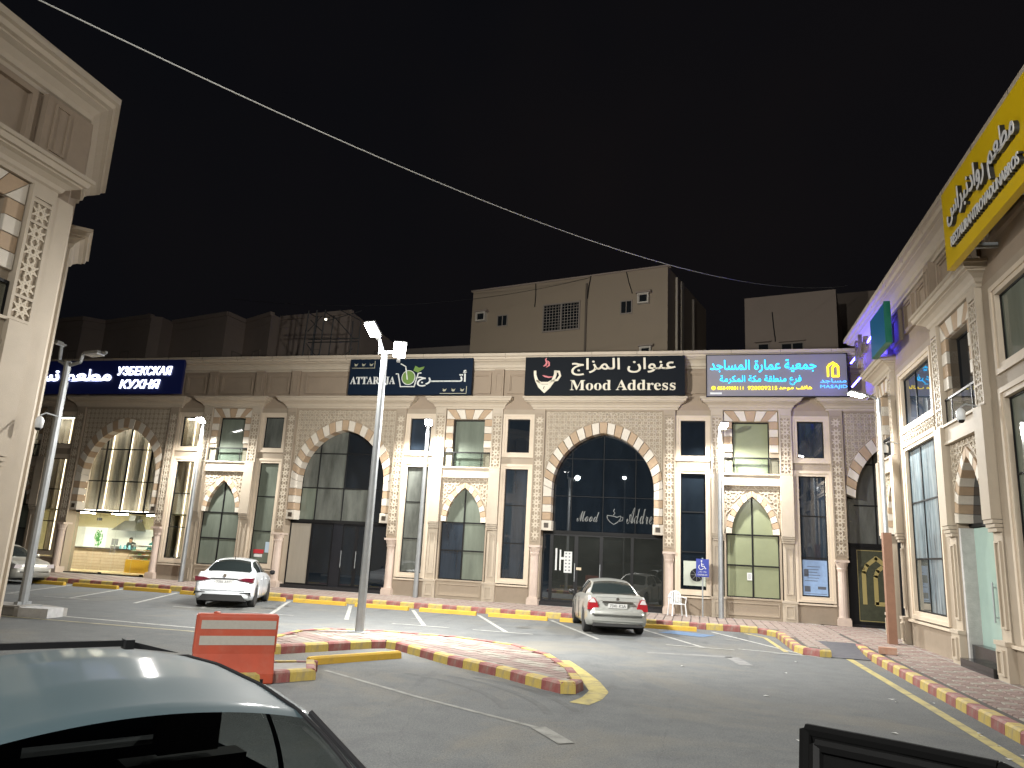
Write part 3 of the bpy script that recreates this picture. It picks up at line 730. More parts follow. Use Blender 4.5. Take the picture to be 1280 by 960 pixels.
# ---------------- the long row at the back
back = thing('shop_building', 'long cream stone shop row with big pointed arches facing the car park', 'building', (0, D, 0))
CEN = {'m': -3.62, 'a': -14.92, 'r': -26.22, 'q': 7.68}
NAR = [-31.87, -20.57, -9.27, 2.03]
G = ggrey
arch_bay(back, CEN['m'], [[gdark]*4, [gdark]*4, [gdark]*4], mull_t=.025)
arch_bay(back, CEN['a'], [[gteal, ggrey, ggrey, gdark], [ggrey, ggrey, gdark, gdark], [ggrey, ggrey, gdark, gdark]])
wr = arch_bay(back, CEN['r'], [[gtint]*4]*3)
arch_bay(back, CEN['q'], [[ggrey]*4]*3, legs=False); ob('side_glass', MB().box(CEN['q']-2.38, CEN['q']-1.98, .44, .455, 3.05, 4.66), ggrey, back)
arch_bay(back, CEN['r']-PER, [[gtint]*4]*3)
narrow_bay(back, NAR[3], [[ggreen, ggreen]]*3, ggreen)
narrow_bay(back, NAR[2], [[gnavy, gteal], [gnavy, gteal], [gteal, gteal]], gteal)
narrow_bay(back, NAR[1], [[gteal, gteal]]*3, gteal)
narrow_bay(back, NAR[0], [[ggrey, ggrey], [gteal, gteal], [gteal, gteal]], gtint)
WB = {}
for k, (c, s, lo, up_) in enumerate([(CEN['m'],1,gdark,gdark),(CEN['m'],-1,gnavy,gdark),(CEN['a'],1,ggrey,gnavy),(CEN['a'],-1,gteal,ggrey),(CEN['r'],1,gtint,gtint),(CEN['r'],-1,gtint,gtint),(CEN['q'],-1,gnavy,gnavy),(CEN['r']-PER,1,gnavy,gnavy)]):
    u = c + s*3.50; WB[k] = window_bay(back, u, .68, .47, [], [[lo]], [[up_]], key='w')
pan = []; pier = []
for c in list(CEN.values()) + [CEN['r']-PER]:
    pan.append((c-2.15, c+2.15)); pier += [c-2.62, c+2.62]
    for s in (1, -1): pan.append((c+s*3.5-.56, c+s*3.5+.56))
for c in NAR: pan.append((c-.86, c+.86)); pier += [c-1.22, c+1.22]
parapet(back, -44, 10.4, pan, pier)
ob('building_body', MB().box(-44, -34.5, .9, 9, .15, 9.6).box(-34.5, -21.8, 5.2, 9, .15, 9.6).box(-21.8, 10.4, .9, 9, .15, 9.6).box(-34.5,-21.8,.75,5.2,7.62,9.6), mat('dark_inside', (.04,.038,.035), .9), back)
ob('roof', MB().box(-44, 10.4, .3, 9, 9.6, 9.7), conc, back)
ob('doorstep', MB().box(CEN['m']-2.38, CEN['m']+2.38, .1, .9, .15, .3), mat('black_granite', (.02,.02,.022), .2), back)
ob('doorstep', MB().box(CEN['a']-2.38, CEN['a']+2.38, .1, .9, .15, .3), MATS['black_granite'], back)
ob('doorstep', MB().box(CEN['q']-2.38, CEN['q']+2.38, .1, .9, .15, .22), MATS['black_granite'], back)
ob('doorstep', MB().box(CEN['r']-2.38, CEN['r']+2.38, .25, .9, .15, .2), MATS['black_granite'], back)

# shop fronts under the transoms
def shopfront(c, cells, z0=.3, key=''):
    """cells: (x0, x1, material, kind)"""
    for x0, x1, m, kd in cells:
        if kd == 'door':
            d = ob('door', MB().frame(c+x0, c+x1, z0, 2.93, .075, .43, .47), black, back)
            ob('pane', MB().box(c+x0+.075, c+x1-.075, .445, .455, z0+.075, 2.855), m, d)
            hx = c+x1-.04 if (x0+x1)/2 < 0 or kd == 'l' else c+x0+.04
            ob('handle', MB().bar((hx, .38, 1.1), (hx, .38, 1.8), .014, 8).bar((hx,.38,1.2),(hx,.43,1.2),.01).bar((hx,.38,1.7),(hx,.43,1.7),.01), galv, d)
        else:
            d = ob('shop_window', MB().frame(c+x0, c+x1, z0, 2.93, .055, .43, .47), black, back)
            ob('pane', MB().box(c+x0+.055, c+x1-.055, .445, .455, z0+.055, 2.875), m, d)
gsm = mat('smoked_door_glass', (.022, .024, .022), .01, spec=1., noise=.3, nscale=1)
shopfront(CEN['m'], [(-2.38,-2.03,gdark,'w'),(-2.03,-1.02,gsm,'door'),(-1.02,-.02,gsm,'door'),(-.02,1.18,gsm,'w'),(1.18,2.38,gsm,'w')])
shopfront(CEN['a'], [(-2.38,-1.32,gpaper,'w'),(-1.32,-.30,gdark,'w'),(.14,.82,gdark,'door'),(.82,1.5,gdark,'door'),(1.5,2.38,gdark,'w')])
ob('black_panel', MB().box(CEN['a']-.30, CEN['a']+.14, .42, .48, .3, 2.93), mat('black_panel', (.012,.013,.017), .35), back)
qd = ob('door', MB().frame(CEN['q']-2.1, CEN['q']-.6, .22, 2.93, .09, .43, .47), black, back)
ob('pane', MB().box(CEN['q']-2.01, CEN['q']-.69, .445, .455, .31, 2.84), mat('olive_glass', (.07,.075,.05), .15, noise=.2), qd)
gold = mat('gold_door_emblem', (.42, .34, .13), .4)
def emblem(mb, cx, z0, w_, h, t, y0, y1):
    """two nested pointed arch outlines, the inner one set to the right"""
    def strip_(pts):
        for a, b in zip(pts, pts[1:]):
            d = Vector((b[0]-a[0], b[1]-a[1])).normalized(); nx, nz = -d.y*t/2, d.x*t/2; e = d*t*.25
            mb.prism([(a[0]-e.x-nx*-1, a[1]-e.y-nz*-1)[::1], (a[0]-e.x-nx, a[1]-e.y-nz), (b[0]+e.x-nx, b[1]+e.y-nz), (b[0]+e.x+nx, b[1]+e.y+nz)], y0, y1) if False else \
            mb.prism([(a[0]-e.x-nx, a[1]-e.y-nz), (b[0]+e.x-nx, b[1]+e.y-nz), (b[0]+e.x+nx, b[1]+e.y+nz), (a[0]-e.x+nx, a[1]-e.y+nz)][::-1], y0, y1)
    hw = w_/2
    strip_([(cx-hw, z0), (cx-hw, z0+h*.68), (cx-hw*.72, z0+h*.84), (cx, z0+h), (cx+hw*.72, z0+h*.84), (cx+hw, z0+h*.68), (cx+hw, z0), (cx-hw*.1, z0), (cx-hw*.1, z0+h*.60), (cx+hw*.08, z0+h*.72), (cx+hw*.42, z0+h*.80)])
emb = MB(); emblem(emb, CEN['q']-1.36, .95, .86, 1.6, .14, .425, .443); ob('door_emblem', emb, gold, qd)
ob('gold_border', MB().frame(CEN['q']-2.0, CEN['q']-.70, .33, 2.82, .02, .435, .443), gold, qd)
ob('shop_window', MB().frame(CEN['q']-.6, CEN['q']+2.38, .22, 2.93, .055, .43, .47).box(CEN['q']-.5,CEN['q']+2.3,.44,.46,.3,2.9), black, back)
ob('shop_window', MB().box(CEN['q']-2.38, CEN['q']-2.1, .43, .47, .22, 2.93), black, back)
# square ornaments on the springer blocks
for c in CEN.values():
    for s in ((1, -1) if c < 7 else (1,)): ob('springer_ornament', MB().frame(c+s*2.18-.09, c+s*2.18+.09, 3.12, 3.31, .03, -.09, -.06).box(c+s*2.18-.06, c+s*2.18+.06, -.07, -.062, 3.15, 3.28), mat('dark_bronze', (.06,.045,.03), .6), back)

# ---------------- restaurant interior behind the clear glass (world coordinates)
ri = thing('restaurant_interior', 'brightly lit yellow restaurant room with counter seen through the clear glass doors', 'room', (-26.22, 31.5, 0))
def wob(name, mb, m, parent=None, **k):
    o = ob(name, mb, m, None, **k)
    if parent is not None:
        o.parent = parent; o.matrix_parent_inverse = Matrix.Translation(-Vector(parent.location))
    return o
cream_w = mat('cream_interior_paint', (.68, .63, .42), .8)
X0, X1 = -33.6, -23.9
wob('floor', MB().box(X0, X1, 30.35, 35, .15, .2), mat('cream_floor_tile', (.6,.5,.3), .3, noise=.1), ri)
wob('back_wall', MB().box(X0, X1, 34.2, 34.4, .2, 2.98), cream_w, ri)
wob('side_wall', MB().box(X0-.1, X0, 30.3, 34.4, .2, 2.98), cream_w, ri); wob('side_wall', MB().box(X1, X1+.1, 30.3, 34.4, .2, 2.98), cream_w, ri)
wob('ceiling', MB().box(X0-1.6, X1+1.6, 30.32, 35, 2.98, 3.04), cream_w, ri)
for i, x in enumerate((-31.0, -29.3, -27.4, -25.4)):
    wob('ceiling_light', MB().box(x-.25, x+.25, 31.4, 31.9, 2.93, 2.975), emitm('warm_panel_light', (1, .90, .70), 130), ri)
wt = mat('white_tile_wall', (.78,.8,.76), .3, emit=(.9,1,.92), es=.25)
wob('splash_back', MB().box(-32.3, -26.5, 34.16, 34.195, 1.1, 2.3), wt, ri)
tilef = mat('counter_tile', (.58,.48,.37), .4, noise=.12, nscale=4)
for i in range(5): wob('counter_panel', MB().box(-30.6+i*.84, -29.78+i*.84, 32.6, 33.1, .2, 1.24), tilef, ri)
for j in range(6): wob('tile_joint', MB().box(-30.6, -26.4, 32.594, 32.6, .35+j*.15, .36+j*.15), mat('tile_groove', (.3,.22,.15), .8), ri)
wob('counter_top', MB().box(-30.65, -26.35, 32.52, 33.2, 1.24, 1.29), mat('dark_counter_top', (.06,.05,.05), .2), ri)
# food display case
dc = thing('display_case', 'yellow glazed food display case with trays, right end of the restaurant counter', 'display case', (-26.45, 32.35, .2))
yl = mat('yellow_case_panel', (.75, .46, .05), .4)
ob('case_base', MB().box(-.62, .72, -.2, .6, 0, .62).box(-.4,.5,-.215,-.2,.22,.27), yl, dc)
ob('case_glass', MB().add([(-.62,-.2,.62),(.72,-.2,.62),(.72,.1,1.3),(-.62,.1,1.3)], [(0,1,2,3)]), gclear, dc)
for j in range(4):
    ob('shelf', MB().box(-.6, .7, -.1+j*.07, .5, .64+j*.2, .66+j*.2), whitem, dc)
    for i in range(6):
        cc = [(.6,.2,.05),(.5,.35,.1),(.1,.3,.08),(.7,.6,.4),(.25,.1,.05)][(i*3+j) % 5]
        ob('food_tray', MB().box(-.56+i*.21, -.4+i*.21, -.06+j*.07, .1+j*.07, .66+j*.2, .71+j*.2), mat('food_%d' % ((i*3+j) % 5), cc, .6), dc)
ob('case_top', MB().box(-.62, .72, .05, .6, 1.3, 1.34), whitem, dc)
pc = thing('plant_picture', 'white wall board with a green leafy plant in the restaurant', 'picture', (-30.6, 34.1, 1.25))
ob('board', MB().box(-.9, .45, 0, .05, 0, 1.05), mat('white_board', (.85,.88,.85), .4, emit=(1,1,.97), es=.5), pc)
mb = MB()
for i in range(90):
    a = rnd.uniform(0, 2*PI); r_ = rnd.uniform(0, .42)**1; px, pz = r_*math.cos(a)*.6, .5+r_*math.sin(a); q = rnd.uniform(.05, .11); t = rnd.uniform(0, PI)
    mb.add([(px+q*math.cos(t), -.02-.01*(i % 3), pz+q*math.sin(t)), (px+q*.4*math.cos(t+2), -.02, pz+q*.4*math.sin(t+2)), (px-q*math.cos(t), -.02-.01*(i % 3), pz-q*math.sin(t)), (px+q*.4*math.cos(t-1.2), -.03, pz+q*.4*math.sin(t-1.2))], [(0,1,2,3)])
ob('leaves', mb, mat('leaf_green', (.10,.42,.10), .6), pc, kind='stuff')
hd = thing('kitchen_hood', 'steel kitchen hood hanging over the back of the restaurant', 'hood', (-28.4, 33.8, 2.2))
ob('canopy', MB().add([(-.8,-.5,0),(.6,-.5,0),(.6,.35,0),(-.8,.35,0),(-.4,-.1,.5),(.3,-.1,.5),(.3,.35,.5),(-.4,.35,.5)], [(0,3,2,1),(4,5,6,7),(0,1,5,4),(1,2,6,5),(2,3,7,6),(3,0,4,7)]), galv, hd)
ob('duct', MB().box(-.2,.15,-.05,.3,.5,.8), galv, hd)
for i, (x, lab) in enumerate([(-29.2, 'dark hanging price board, left one above the restaurant counter'), (-26.8, 'dark hanging price board, right one above the restaurant counter')]):
    t = thing('hanging_board', lab, 'sign', (x, 32.4, 2.62), 0, 'boards hanging in the restaurant'); ob('board', MB().box(-.14,.14,-.02,.02,0,.14), black, t); ob('hanger', MB().bar((0,0,.14),(0,0,.34),.008), black, t)
rg = thing('cash_register', 'grey screen and till standing on the restaurant counter', 'cash register', (-28.4, 32.8, 1.29))
ob('till', MB().box(-.16,.16,-.1,.2,0,.12), polemat, rg); ob('screen', MB().box(-.2,.16,-.02,.02,.16,.48), mat('grey_screen',(.2,.22,.23),.3), rg); ob('stem', MB().bar((0,0,.12),(0,0,.2),.02), black, rg)
mb = MB()
for i in range(7): mb.lathe([(.05,0),(.055,.1),(.03,.14),(.02,.2)], i*.14, (i % 2)*.1, 8)
t = thing('blue_cups', 'stacked light blue cups and cartons beside the till', 'cups', (-28.0, 32.75, 1.29)); ob('cup_stack', mb, mat('light_blue_plastic', (.2,.5,.62), .4), t)
# two staff: one continuous skinned body each
def person(name, lab, loc, rz, shirt, pose, hairc=(.01,.008,.006), capc=None):
    t = thing(name, lab, 'person', loc, rz)
    V_ = [(0,0,.95),(0,0,1.15),(0,0,1.36),(0,0,1.47),(0,.01,1.55),
          (.17,0,1.38),(.23,-.05,1.12),(.16,-.28,1.06),(.12,-.36,1.07),(-.17,0,1.38),(-.24,-.04,1.12),(-.17,-.27,1.05),(-.13,-.35,1.06),
          (.09,0,.88),(.10,0,.48),(.10,0,.08),(.10,-.14,.04),(-.09,0,.88),(-.10,0,.48),(-.10,0,.08),(-.10,-.14,.04)]
    E_ = [(0,1),(1,2),(2,3),(3,4),(2,5),(5,6),(6,7),(7,8),(2,9),(9,10),(10,11),(11,12),(0,13),(13,14),(14,15),(15,16),(0,17),(17,18),(18,19),(19,20)]
    Rr = [.15,.14,.15,.055,.06,.07,.05,.04,.035,.07,.05,.04,.035,.09,.07,.05,.04,.09,.07,.05,.04]
    if pose: V_ = [(x, y - max(0, z-1.0)*.35, z - max(0, z-1.3)*.15) for x, y, z in V_]
    me = bpy.data.meshes.new('body'); me.from_pydata(V_, E_, []); me.materials.append(shirt)
    o = link('body', me, t); sk = o.modifiers.new('s', 'SKIN')
    for i, r_ in enumerate(Rr): me.skin_vertices[0].data[i].radius = (r_, r_*.72 if i in (0,1,2) else r_)
    me.skin_vertices[0].data[0].use_root = True; o.modifiers.new('b', 'SUBSURF').levels = 1; o.modifiers['b'].render_levels = 2
    hy, hz = (-.22, 1.53) if pose else (0, 1.64)
    skin = mat('skin', (.42,.25,.17), .6)
    ob('head', MB().lathe([(.03,-.13),(.06,-.11),(.075,-.05),(.085,.02),(.08,.08),(.05,.12),(.01,.135)], 0, hy, 12).lathe([(.015,-.02),(.02,0),(.012,.03)], 0, hy-.09, 6), skin, t, smooth=True, loc=(0,0,hz))
    ob('hair', MB().lathe([(.088,.03),(.092,.07),(.075,.12),(.03,.145),(.005,.15)], 0, hy+.008, 12), mat('dark_hair', hairc, .8), t, smooth=True, loc=(0,0,hz))
    ob('eye', MB().lathe([(.008,-.006),(.008,.006)], .03, hy-.082, 6).lathe([(.008,-.006),(.008,.006)], -.03, hy-.082, 6), black, t, loc=(0,0,hz+.015))
    for s in (1,-1):
        h = MB(); bx_, by_, bz_ = s*.125, -.38-(.03 if pose else 0), 1.055
        h.box(bx_-.03, bx_+.03, by_-.04, by_+.03, bz_-.012, bz_+.014)
        for q in range(4): h.bar((bx_-.024+q*.016, by_-.04, bz_), (bx_-.024+q*.016, by_-.09-.006*(q in (1,2)), bz_-.02), .007, 5)
        h.bar((bx_-s*.03, by_-.0, bz_), (bx_-s*.05, by_-.045, bz_-.005), .008, 5)
        ob('hand', h, skin, t)
    return t
person('person', 'worker in a dark grey shirt leaning over behind the restaurant counter', (-27.95, 33.5, .2), R(12), mat('dark_shirt', (.06,.07,.07), .9), True)
person('person', 'worker in a teal shirt behind the yellow food display case', (-26.8, 33.55, .2), R(-8), mat('teal_shirt', (.06,.24,.26), .9), False)
# clear frameless doors
fd = thing('glass_doors', 'clear frameless glass doors and side panels of the lit restaurant', 'door', (CEN['r'], D+.45, .2))
for x0, x1 in ((-2.34,-1.12),(-1.10,-.04),(-.02,1.04),(1.06,2.34)):
    d = ob('glass_panel', MB().box(x0, x1, -.006, .006, .02, 2.7), gclear, fd)
    ob('pane_edge', MB().box(x0, x0+.012, -.009, -.0065, .02, 2.7), mat('glass_edge', (.25,.35,.3), .3), d)
for x in (-.12, .10): ob('handle', MB().bar((x,-.05,.85),(x,-.05,1.35),.014,8).bar((x,-.05,.9),(x,0,.9),.01).bar((x,-.05,1.3),(x,0,1.3),.01), galv, fd)
for x in (-.55, 1.7): ob('floor_patch', MB().box(x-.09,x+.09,-.02,.02,.0,.05), black, fd)
# curtains with vertical LED strips behind the upper glass
curt = mat('beige_curtain', (.62,.57,.50), .8, noise=.12, nscale=1.2, stretch=(8,8,.2))
ct = thing('curtain', 'pleated beige curtain with warm vertical light strips behind the restaurant windows', 'curtain', (-26.22, 30.9, 3.05))
mb = MB(); n = 230
def cy(x): return .06*math.sin(x*17)+.02*math.sin(x*41)
for i in range(n):
    a = -6.6+11.05*i/n; b = a+11.05/n
    z0 = -2.05 if (a > 2.72 or -4.6 < a < -3.0) else 0
    mb.add([(a,cy(a),z0),(b,cy(b),z0),(b,cy(b),4.5),(a,cy(a),4.5)], [(0,1,2,3)])
ob('cloth', mb, curt, ct)
ob('ceiling_light', MB().box(-6.4, 4.3, -.50, -.36, 4.42, 4.46), emitm('hidden_fill_light', (1,.93,.80), 24), ct); ob('floor_fill_light', MB().box(-2.3, 2.3, -.42, -.34, .0, .02), MATS['hidden_fill_light'], ct)  # hidden glowing panels added at window head and foot to brighten the curtain
leds = emitm('warm_led_strip', (1, .84, .6), 7)
for x in (-28.85,-27.65,-26.6,-25.65): ob('light_strip', MB().box(x+26.22-.018, x+26.22+.018, -.14, -.11, .05, 3.9), leds, ct)
for x in (-30.3,-23.2): ob('light_strip', MB().box(x+26.22-.018, x+26.22+.018, -.14, -.11, -2.0, 4.4), leds, ct)

# ---------------- right-hand wing
XR = 5.75
rw = thing('shop_building', 'cream stone shop wing on the right with the yellow restaurant sign', 'building', (XR, 0, 0), -PI/2)
SX = 1.075
RB = [25.33, 18.08, 10.83]
narrow_bay(rw, -24.82, [[gdark]], gnavy, .72, door=True)
narrow_bay(rw, -RB[1], [[gdark]], gdark, SX, door=True)
narrow_bay(rw, -RB[2], [[gteal, gteal]]*3, gteal, SX)
for c, lo, up_ in ((21.70, [[ggrey, gplast, gmint],[gplast]*3,[gplast]*3], [[gnavy, gnavy, gnavy]]), (14.45, [[gteal]*3]*3, [[gteal]*3]), (7.2, [[gteal]*3]*3, [[gteal]*3])):
    window_bay(rw, -c, 2.045, 1.38, [-.22, 1.0], lo, up_, key='W%d' % (c*10))
ob('lattice_band', (lambda mb: (strap(mb, -23.2, -20.2, 5.66, 5.92, .26, -.03, -.0, t=.025), mb)[1])(MB()), latt, rw, kind='stuff')
parapet(rw, -27.6, 9, [(-23.6,-22.55),(-22.1,-21.2),(-20.8,-19.9),(-24.6-.9,-24.1),(-19.0,-17.2),(-16.0,-12.9),(-8.7,-5.7)], [-26.7,-23.9,-19.5,-16.6,-12.2,-9.4])
ob('building_body', MB().box(-25.8, 9, .9, 9, .15, 7.9).box(-27.6, 9, .9, 9, 7.9, 9.6), MATS['dark_inside'], rw); ob('end_wall', MB().box(-25.85,-25.75,.3,5,.15,7.9).box(-27.6,-25.75,.0,5,7.86,7.9).box(-27.6,-27.5,.3,5,7.9,9.6), stone2, rw); ob('roof', MB().box(-27.6, 9, .3, 9, 9.6, 9.7), conc, rw)
# mint glass door with two black steps
gd = ob('door', MB().box(-19.0, -17.75, .27, .29, .62, 3.1), gmint, rw); ob('handle', MB().bar((-17.95,.2,1.15),(-17.95,.2,1.95),.018,8).bar((-17.95,.2,1.25),(-17.95,.27,1.25),.012).bar((-17.95,.2,1.85),(-17.95,.27,1.85),.012), galv, gd)
ob('side_glass', MB().box(-17.73, -17.06, .27, .29, .62, 3.1), gmint, rw)
ob('plaster_jamb', MB().box(-19.12, -18.98, .0, .30, .15, 3.1), mat('rough_plaster', (.45,.44,.42), .9, noise=.15, bump=.5), rw)
ob('door_step', MB().box(-19.0, -17.08, .05, .9, .45, .62), MATS['black_granite'], rw); ob('door_step', MB().box(-19.0, -17.08, -.2, .05, .15, .33), MATS['black_granite'], rw); ob('door_step', MB().box(-19.0,-17.08,.05,.2,.33,.449), MATS['black_granite'], rw)
bd = ob('door', MB().frame(-25.48, -24.16, .15, 3.1, .1, .2, .27), black, rw); ob('pane', MB().box(-25.38,-24.85,.23,.24,.25,3.0), gdark, bd); ob('pane', MB().box(-24.8,-24.26,.23,.24,.25,3.0), ggrey, bd); ob('door_stile', MB().box(-24.85,-24.8,.2,.27,.25,3.0), black, bd)
# dark slatted panel set into the big window band (deep bay right of the first window)
# ---------------- left-hand wing: runs towards the camera, corner cut at 45 degrees
lw = thing('shop_building', 'cream stone building on the left, closest to the camera, with a chamfered corner', 'building', (-11.35, 0, 0), PI/2)
narrow_bay(lw, 8.55, [[gdark, gdark]]*3, gdark, SX)
window_bay(lw, 4.92, 2.045, 1.38, [-.22, 1.0], [[gteal]*3]*3, [[gteal]*3], key='W217L')
def polysweep(mb, P, prof, closed=False):
    n = len(P); nr = []
    for i in range(n-1):
        d = Vector(P[i+1])-Vector(P[i]); d.normalize(); nr.append(Vector((d.y, -d.x)))
    k = len(prof); v = []
    for i in range(n):
        if i == 0: m = nr[0]
        elif i == n-1: m = nr[-1]
        else: m = (nr[i-1]+nr[i]); m = m/(m.dot(nr[i]))
        for d, z in prof: q = Vector(P[i])+m*d; v.append((q.x, q.y, z))
    f = []
    for i in range(n-1):
        for j in range(k-1): f.append((i*k+j, (i+1)*k+j, (i+1)*k+j+1, i*k+j+1))
    f += [tuple(range(k-1,-1,-1)), tuple((n-1)*k+j for j in range(k))]
    mb.add(v, f)
inv = Matrix.Rotation(-PI/2, 4, 'Z') @ Matrix.Translation((11.35, 0, 0))
LP = [(-11.35,-6),(-11.35,10.50),(-14.2,13.35),(-14.2-10,13.35)]
def lob(name, mb, m, **k):
    o = ob(name, mb, m, lw, **k); o.matrix_parent_inverse = (Matrix.Translation((-11.35,0,0)) @ Matrix.Rotation(PI/2,4,'Z')).inverted(); return o
mb = MB(); polysweep(mb, LP, [(-.3,9.58)]+ROOFP+[(-.3,10.2)]); lob('roof_cornice', mb, stone2)
mb = MB(); polysweep(mb, LP, [(-.3,7.9),(.0,7.9),(.0,9.62),(-.3,9.62)]); lob('parapet', mb, parap)
mb = MB(); polysweep(mb, [(-11.35,10.07),(-11.35,10.50),(-11.75,10.90)], [(-.3,.15),(.1,.15),(.1,7.9),(-.3,7.9)]); lob('corner_pilaster', mb, stone2)
lob('corner_pier', (lambda m: (polysweep(m, [(-11.35,9.55),(-11.35,10.5),(-11.9,11.05)], [(-.1,8.38),(.16,8.38),(.16,9.6),(-.1,9.6)]), m)[1])(MB()), parap)
mb = MB(); mb.frame(9.72,10.06,8.6,9.5,.035,-.19,-.16); ob('pier_panel', mb, parap, lw)
for a, b in ((7.3,9.3),(3.2,6.6)):
    mb = MB(); mb.frame(a-.1, b+.1, 8.5, 9.55, .11, -.10, .0); ob('parapet_panel', mb, parap, lw)
ob('wall', MB().box(10.0, 10.2, -.0, .3, .15, 7.9), stone2, lw)
ch = MB(); u_ = Vector((-1,1,0)).normalized(); nn = Vector((1,1,0)).normalized(); P0 = Vector((-11.35,10.5,0))
def cbox(mb, a, b, d0, d1, z0, z1):
    p = [P0+u_*a+nn*d1, P0+u_*b+nn*d1, P0+u_*b+nn*d0, P0+u_*a+nn*d0]
    mb.slab([(q.x, q.y) for q in p], z0, z1)
cbox(ch, .4, 4.03, -.3, -.02, .15, 7.9); lob('chamfer_wall', ch, stone2)
ch = MB()
for a, b in ((.75,1.05),(2.2,2.5)): cbox(ch, a-.3, a, -.02, .06, .15, 7.9)
for z in (.9, 3.1, 5.3, 5.8, 7.6): cbox(ch, .75, 1.9, -.02, .05, z, z+.15)
cbox(ch, 2.6, 4.03, -.02, .10, .15, 7.9); lob('chamfer_frame', ch, stone2)
ch = MB(); cbox(ch, .75, 1.9, -.02, -.01, 1.05, 3.1); cbox(ch, .75, 1.9, -.02, -.01, 3.25, 5.3); cbox(ch, .75, 1.9, -.02, -.01, 5.95, 7.6); lob('window', ch, gteal)
q0 = P0+u_*2.75; q1 = P0+u_*3.9; mb = MB(); polysweep(mb, [(q0.x-.35,q0.y-.35),(q0.x,q0.y),(q1.x,q1.y),(q1.x-.5,q1.y-.5)], MIDP); lob('cornice', mb, stone2)
lob('building_body', MB().slab([(-11.7,-6),(-11.7,10.2),(-14.5,13.0),(-26,13.0),(-26,-6)], .15, 9.6), MATS['dark_inside'])
lob('end_wall', MB().slab([(-14.2,13.05),(-14.2,13.34),(-26,13.34),(-26,13.05)], .15, 9.6), stone)
struct('pavement_left', MB().slab([(-24,-6),(-10.9,-6),(-10.9,9.6),(-12.0,11.0),(-24,14.0)], 0, .13).mesh('pavement_left', conc))

# ---------------- shop signs
def sign_root(lab, x, z, rz=0, loc=None): return thing('shop_sign', lab, 'sign', loc or (x, D-.56, z), rz)
wl = mat('white_letter', (.62,.63,.60), .5, emit=(1,1,.96), es=.06)
navyb = mat('navy_sign_board', (.005,.012,.026), .6, spec=.12); blackb = mat('black_sign_board', (.004,.006,.009), .6, spec=.12)
BB = lambda w_, h, m, root, d=.14: ob('board', MB().box(0, w_, .0, d, 0, h), m, root)
# coffee shop
sg = sign_root('dark sign board reading Mood Address with a cream coffee cup logo', -6.84, 8.40); W_, H_ = 6.42, 1.60
BB(W_, H_, blackb, sg); crm = mat('cream_sign_letter', (.62,.57,.45), .5, emit=(1,.93,.75), es=.05)
letter('arabic_lettering', arabic('عنوان المزاج'), (.30*W_, .945*W_, .50*H_, .95*H_), crm, sg, -.045, .04, bold=.012)
letter('lettering', '𝐌𝐨𝐨𝐝 𝐀𝐝𝐝𝐫𝐞𝐬𝐬', (.295*W_, .945*W_, .12*H_, .385*H_), crm, sg, -.045, .04)
def ribbon(pts, t, y0, y1, taper=None):
    mb = MB(); n = len(pts); L_, R_ = [], []
    for i, p in enumerate(pts):
        a = Vector(pts[max(0,i-1)]); b = Vector(pts[min(n-1,i+1)]); d = (b-a).normalized(); tt = t*(taper[i] if taper else 1)/2
        L_.append((p[0]-d.y*tt, p[1]+d.x*tt)); R_.append((p[0]+d.y*tt, p[1]-d.x*tt))
    for i in range(n-1): mb.prism([L_[i], L_[i+1], R_[i+1], R_[i]], y0, y1)
    return mb
cup = []
for i in range(21): t = PI+PI*i/20; cup.append((.12*W_+.33*math.cos(t)*(1.0), .86+.38*math.sin(t)*(1 if abs(math.cos(t)) > .5 else 1)))
mb = ribbon([(.42,1.02),(.43,.85),(.50,.62),(.66,.36),(.84,.16),(1.02,.36),(1.18,.58),(1.27,.85),(1.27,1.02)], .11, -.04, 0, [.9,1,1.2,1.6,1.6,1.5,1.2,1,.9])
mb2 = ribbon([(1.27,.98),(1.42,.97),(1.47,.80),(1.36,.62),(1.18,.60)], .09, -.04, 0)
mb.add(mb2.v, mb2.f); mb2 = ribbon([(.5,.6),(.7,.5),(.98,.5),(1.16,.6)], .08, -.04, 0); mb.add(mb2.v, mb2.f)
mb.prism([(.60,.44),(.84,.14),(1.06,.44)][::1], -.035, 0); ob('cup_logo', mb, crm, sg)
pk = mat('pink_logo', (.55,.16,.17), .5, emit=(1,.3,.3), es=.05)
mb = ribbon([(.74,.82),(.84,.78),(1.0,.74),(1.2,.76)], .06, -.04, 0, [.2,1,1,.2]); m2 = ribbon([(.76,1.2),(.86,1.26),(.9,1.36),(.84,1.48),(.88,1.56)], .07, -.04, 0, [.3,1,1,.8,.2]); mb.add(m2.v, m2.f)
m2 = ribbon([(.88,1.16),(1.0,1.24),(.99,1.36),(.92,1.44)], .06, -.04, 0, [.3,1,1,.2]); mb.add(m2.v, m2.f); ob('steam_logo', mb, pk, sg)
letter('cup_mark', 'ه', (.79,.89,.22,.36), blackb, sg, -.052, .015)
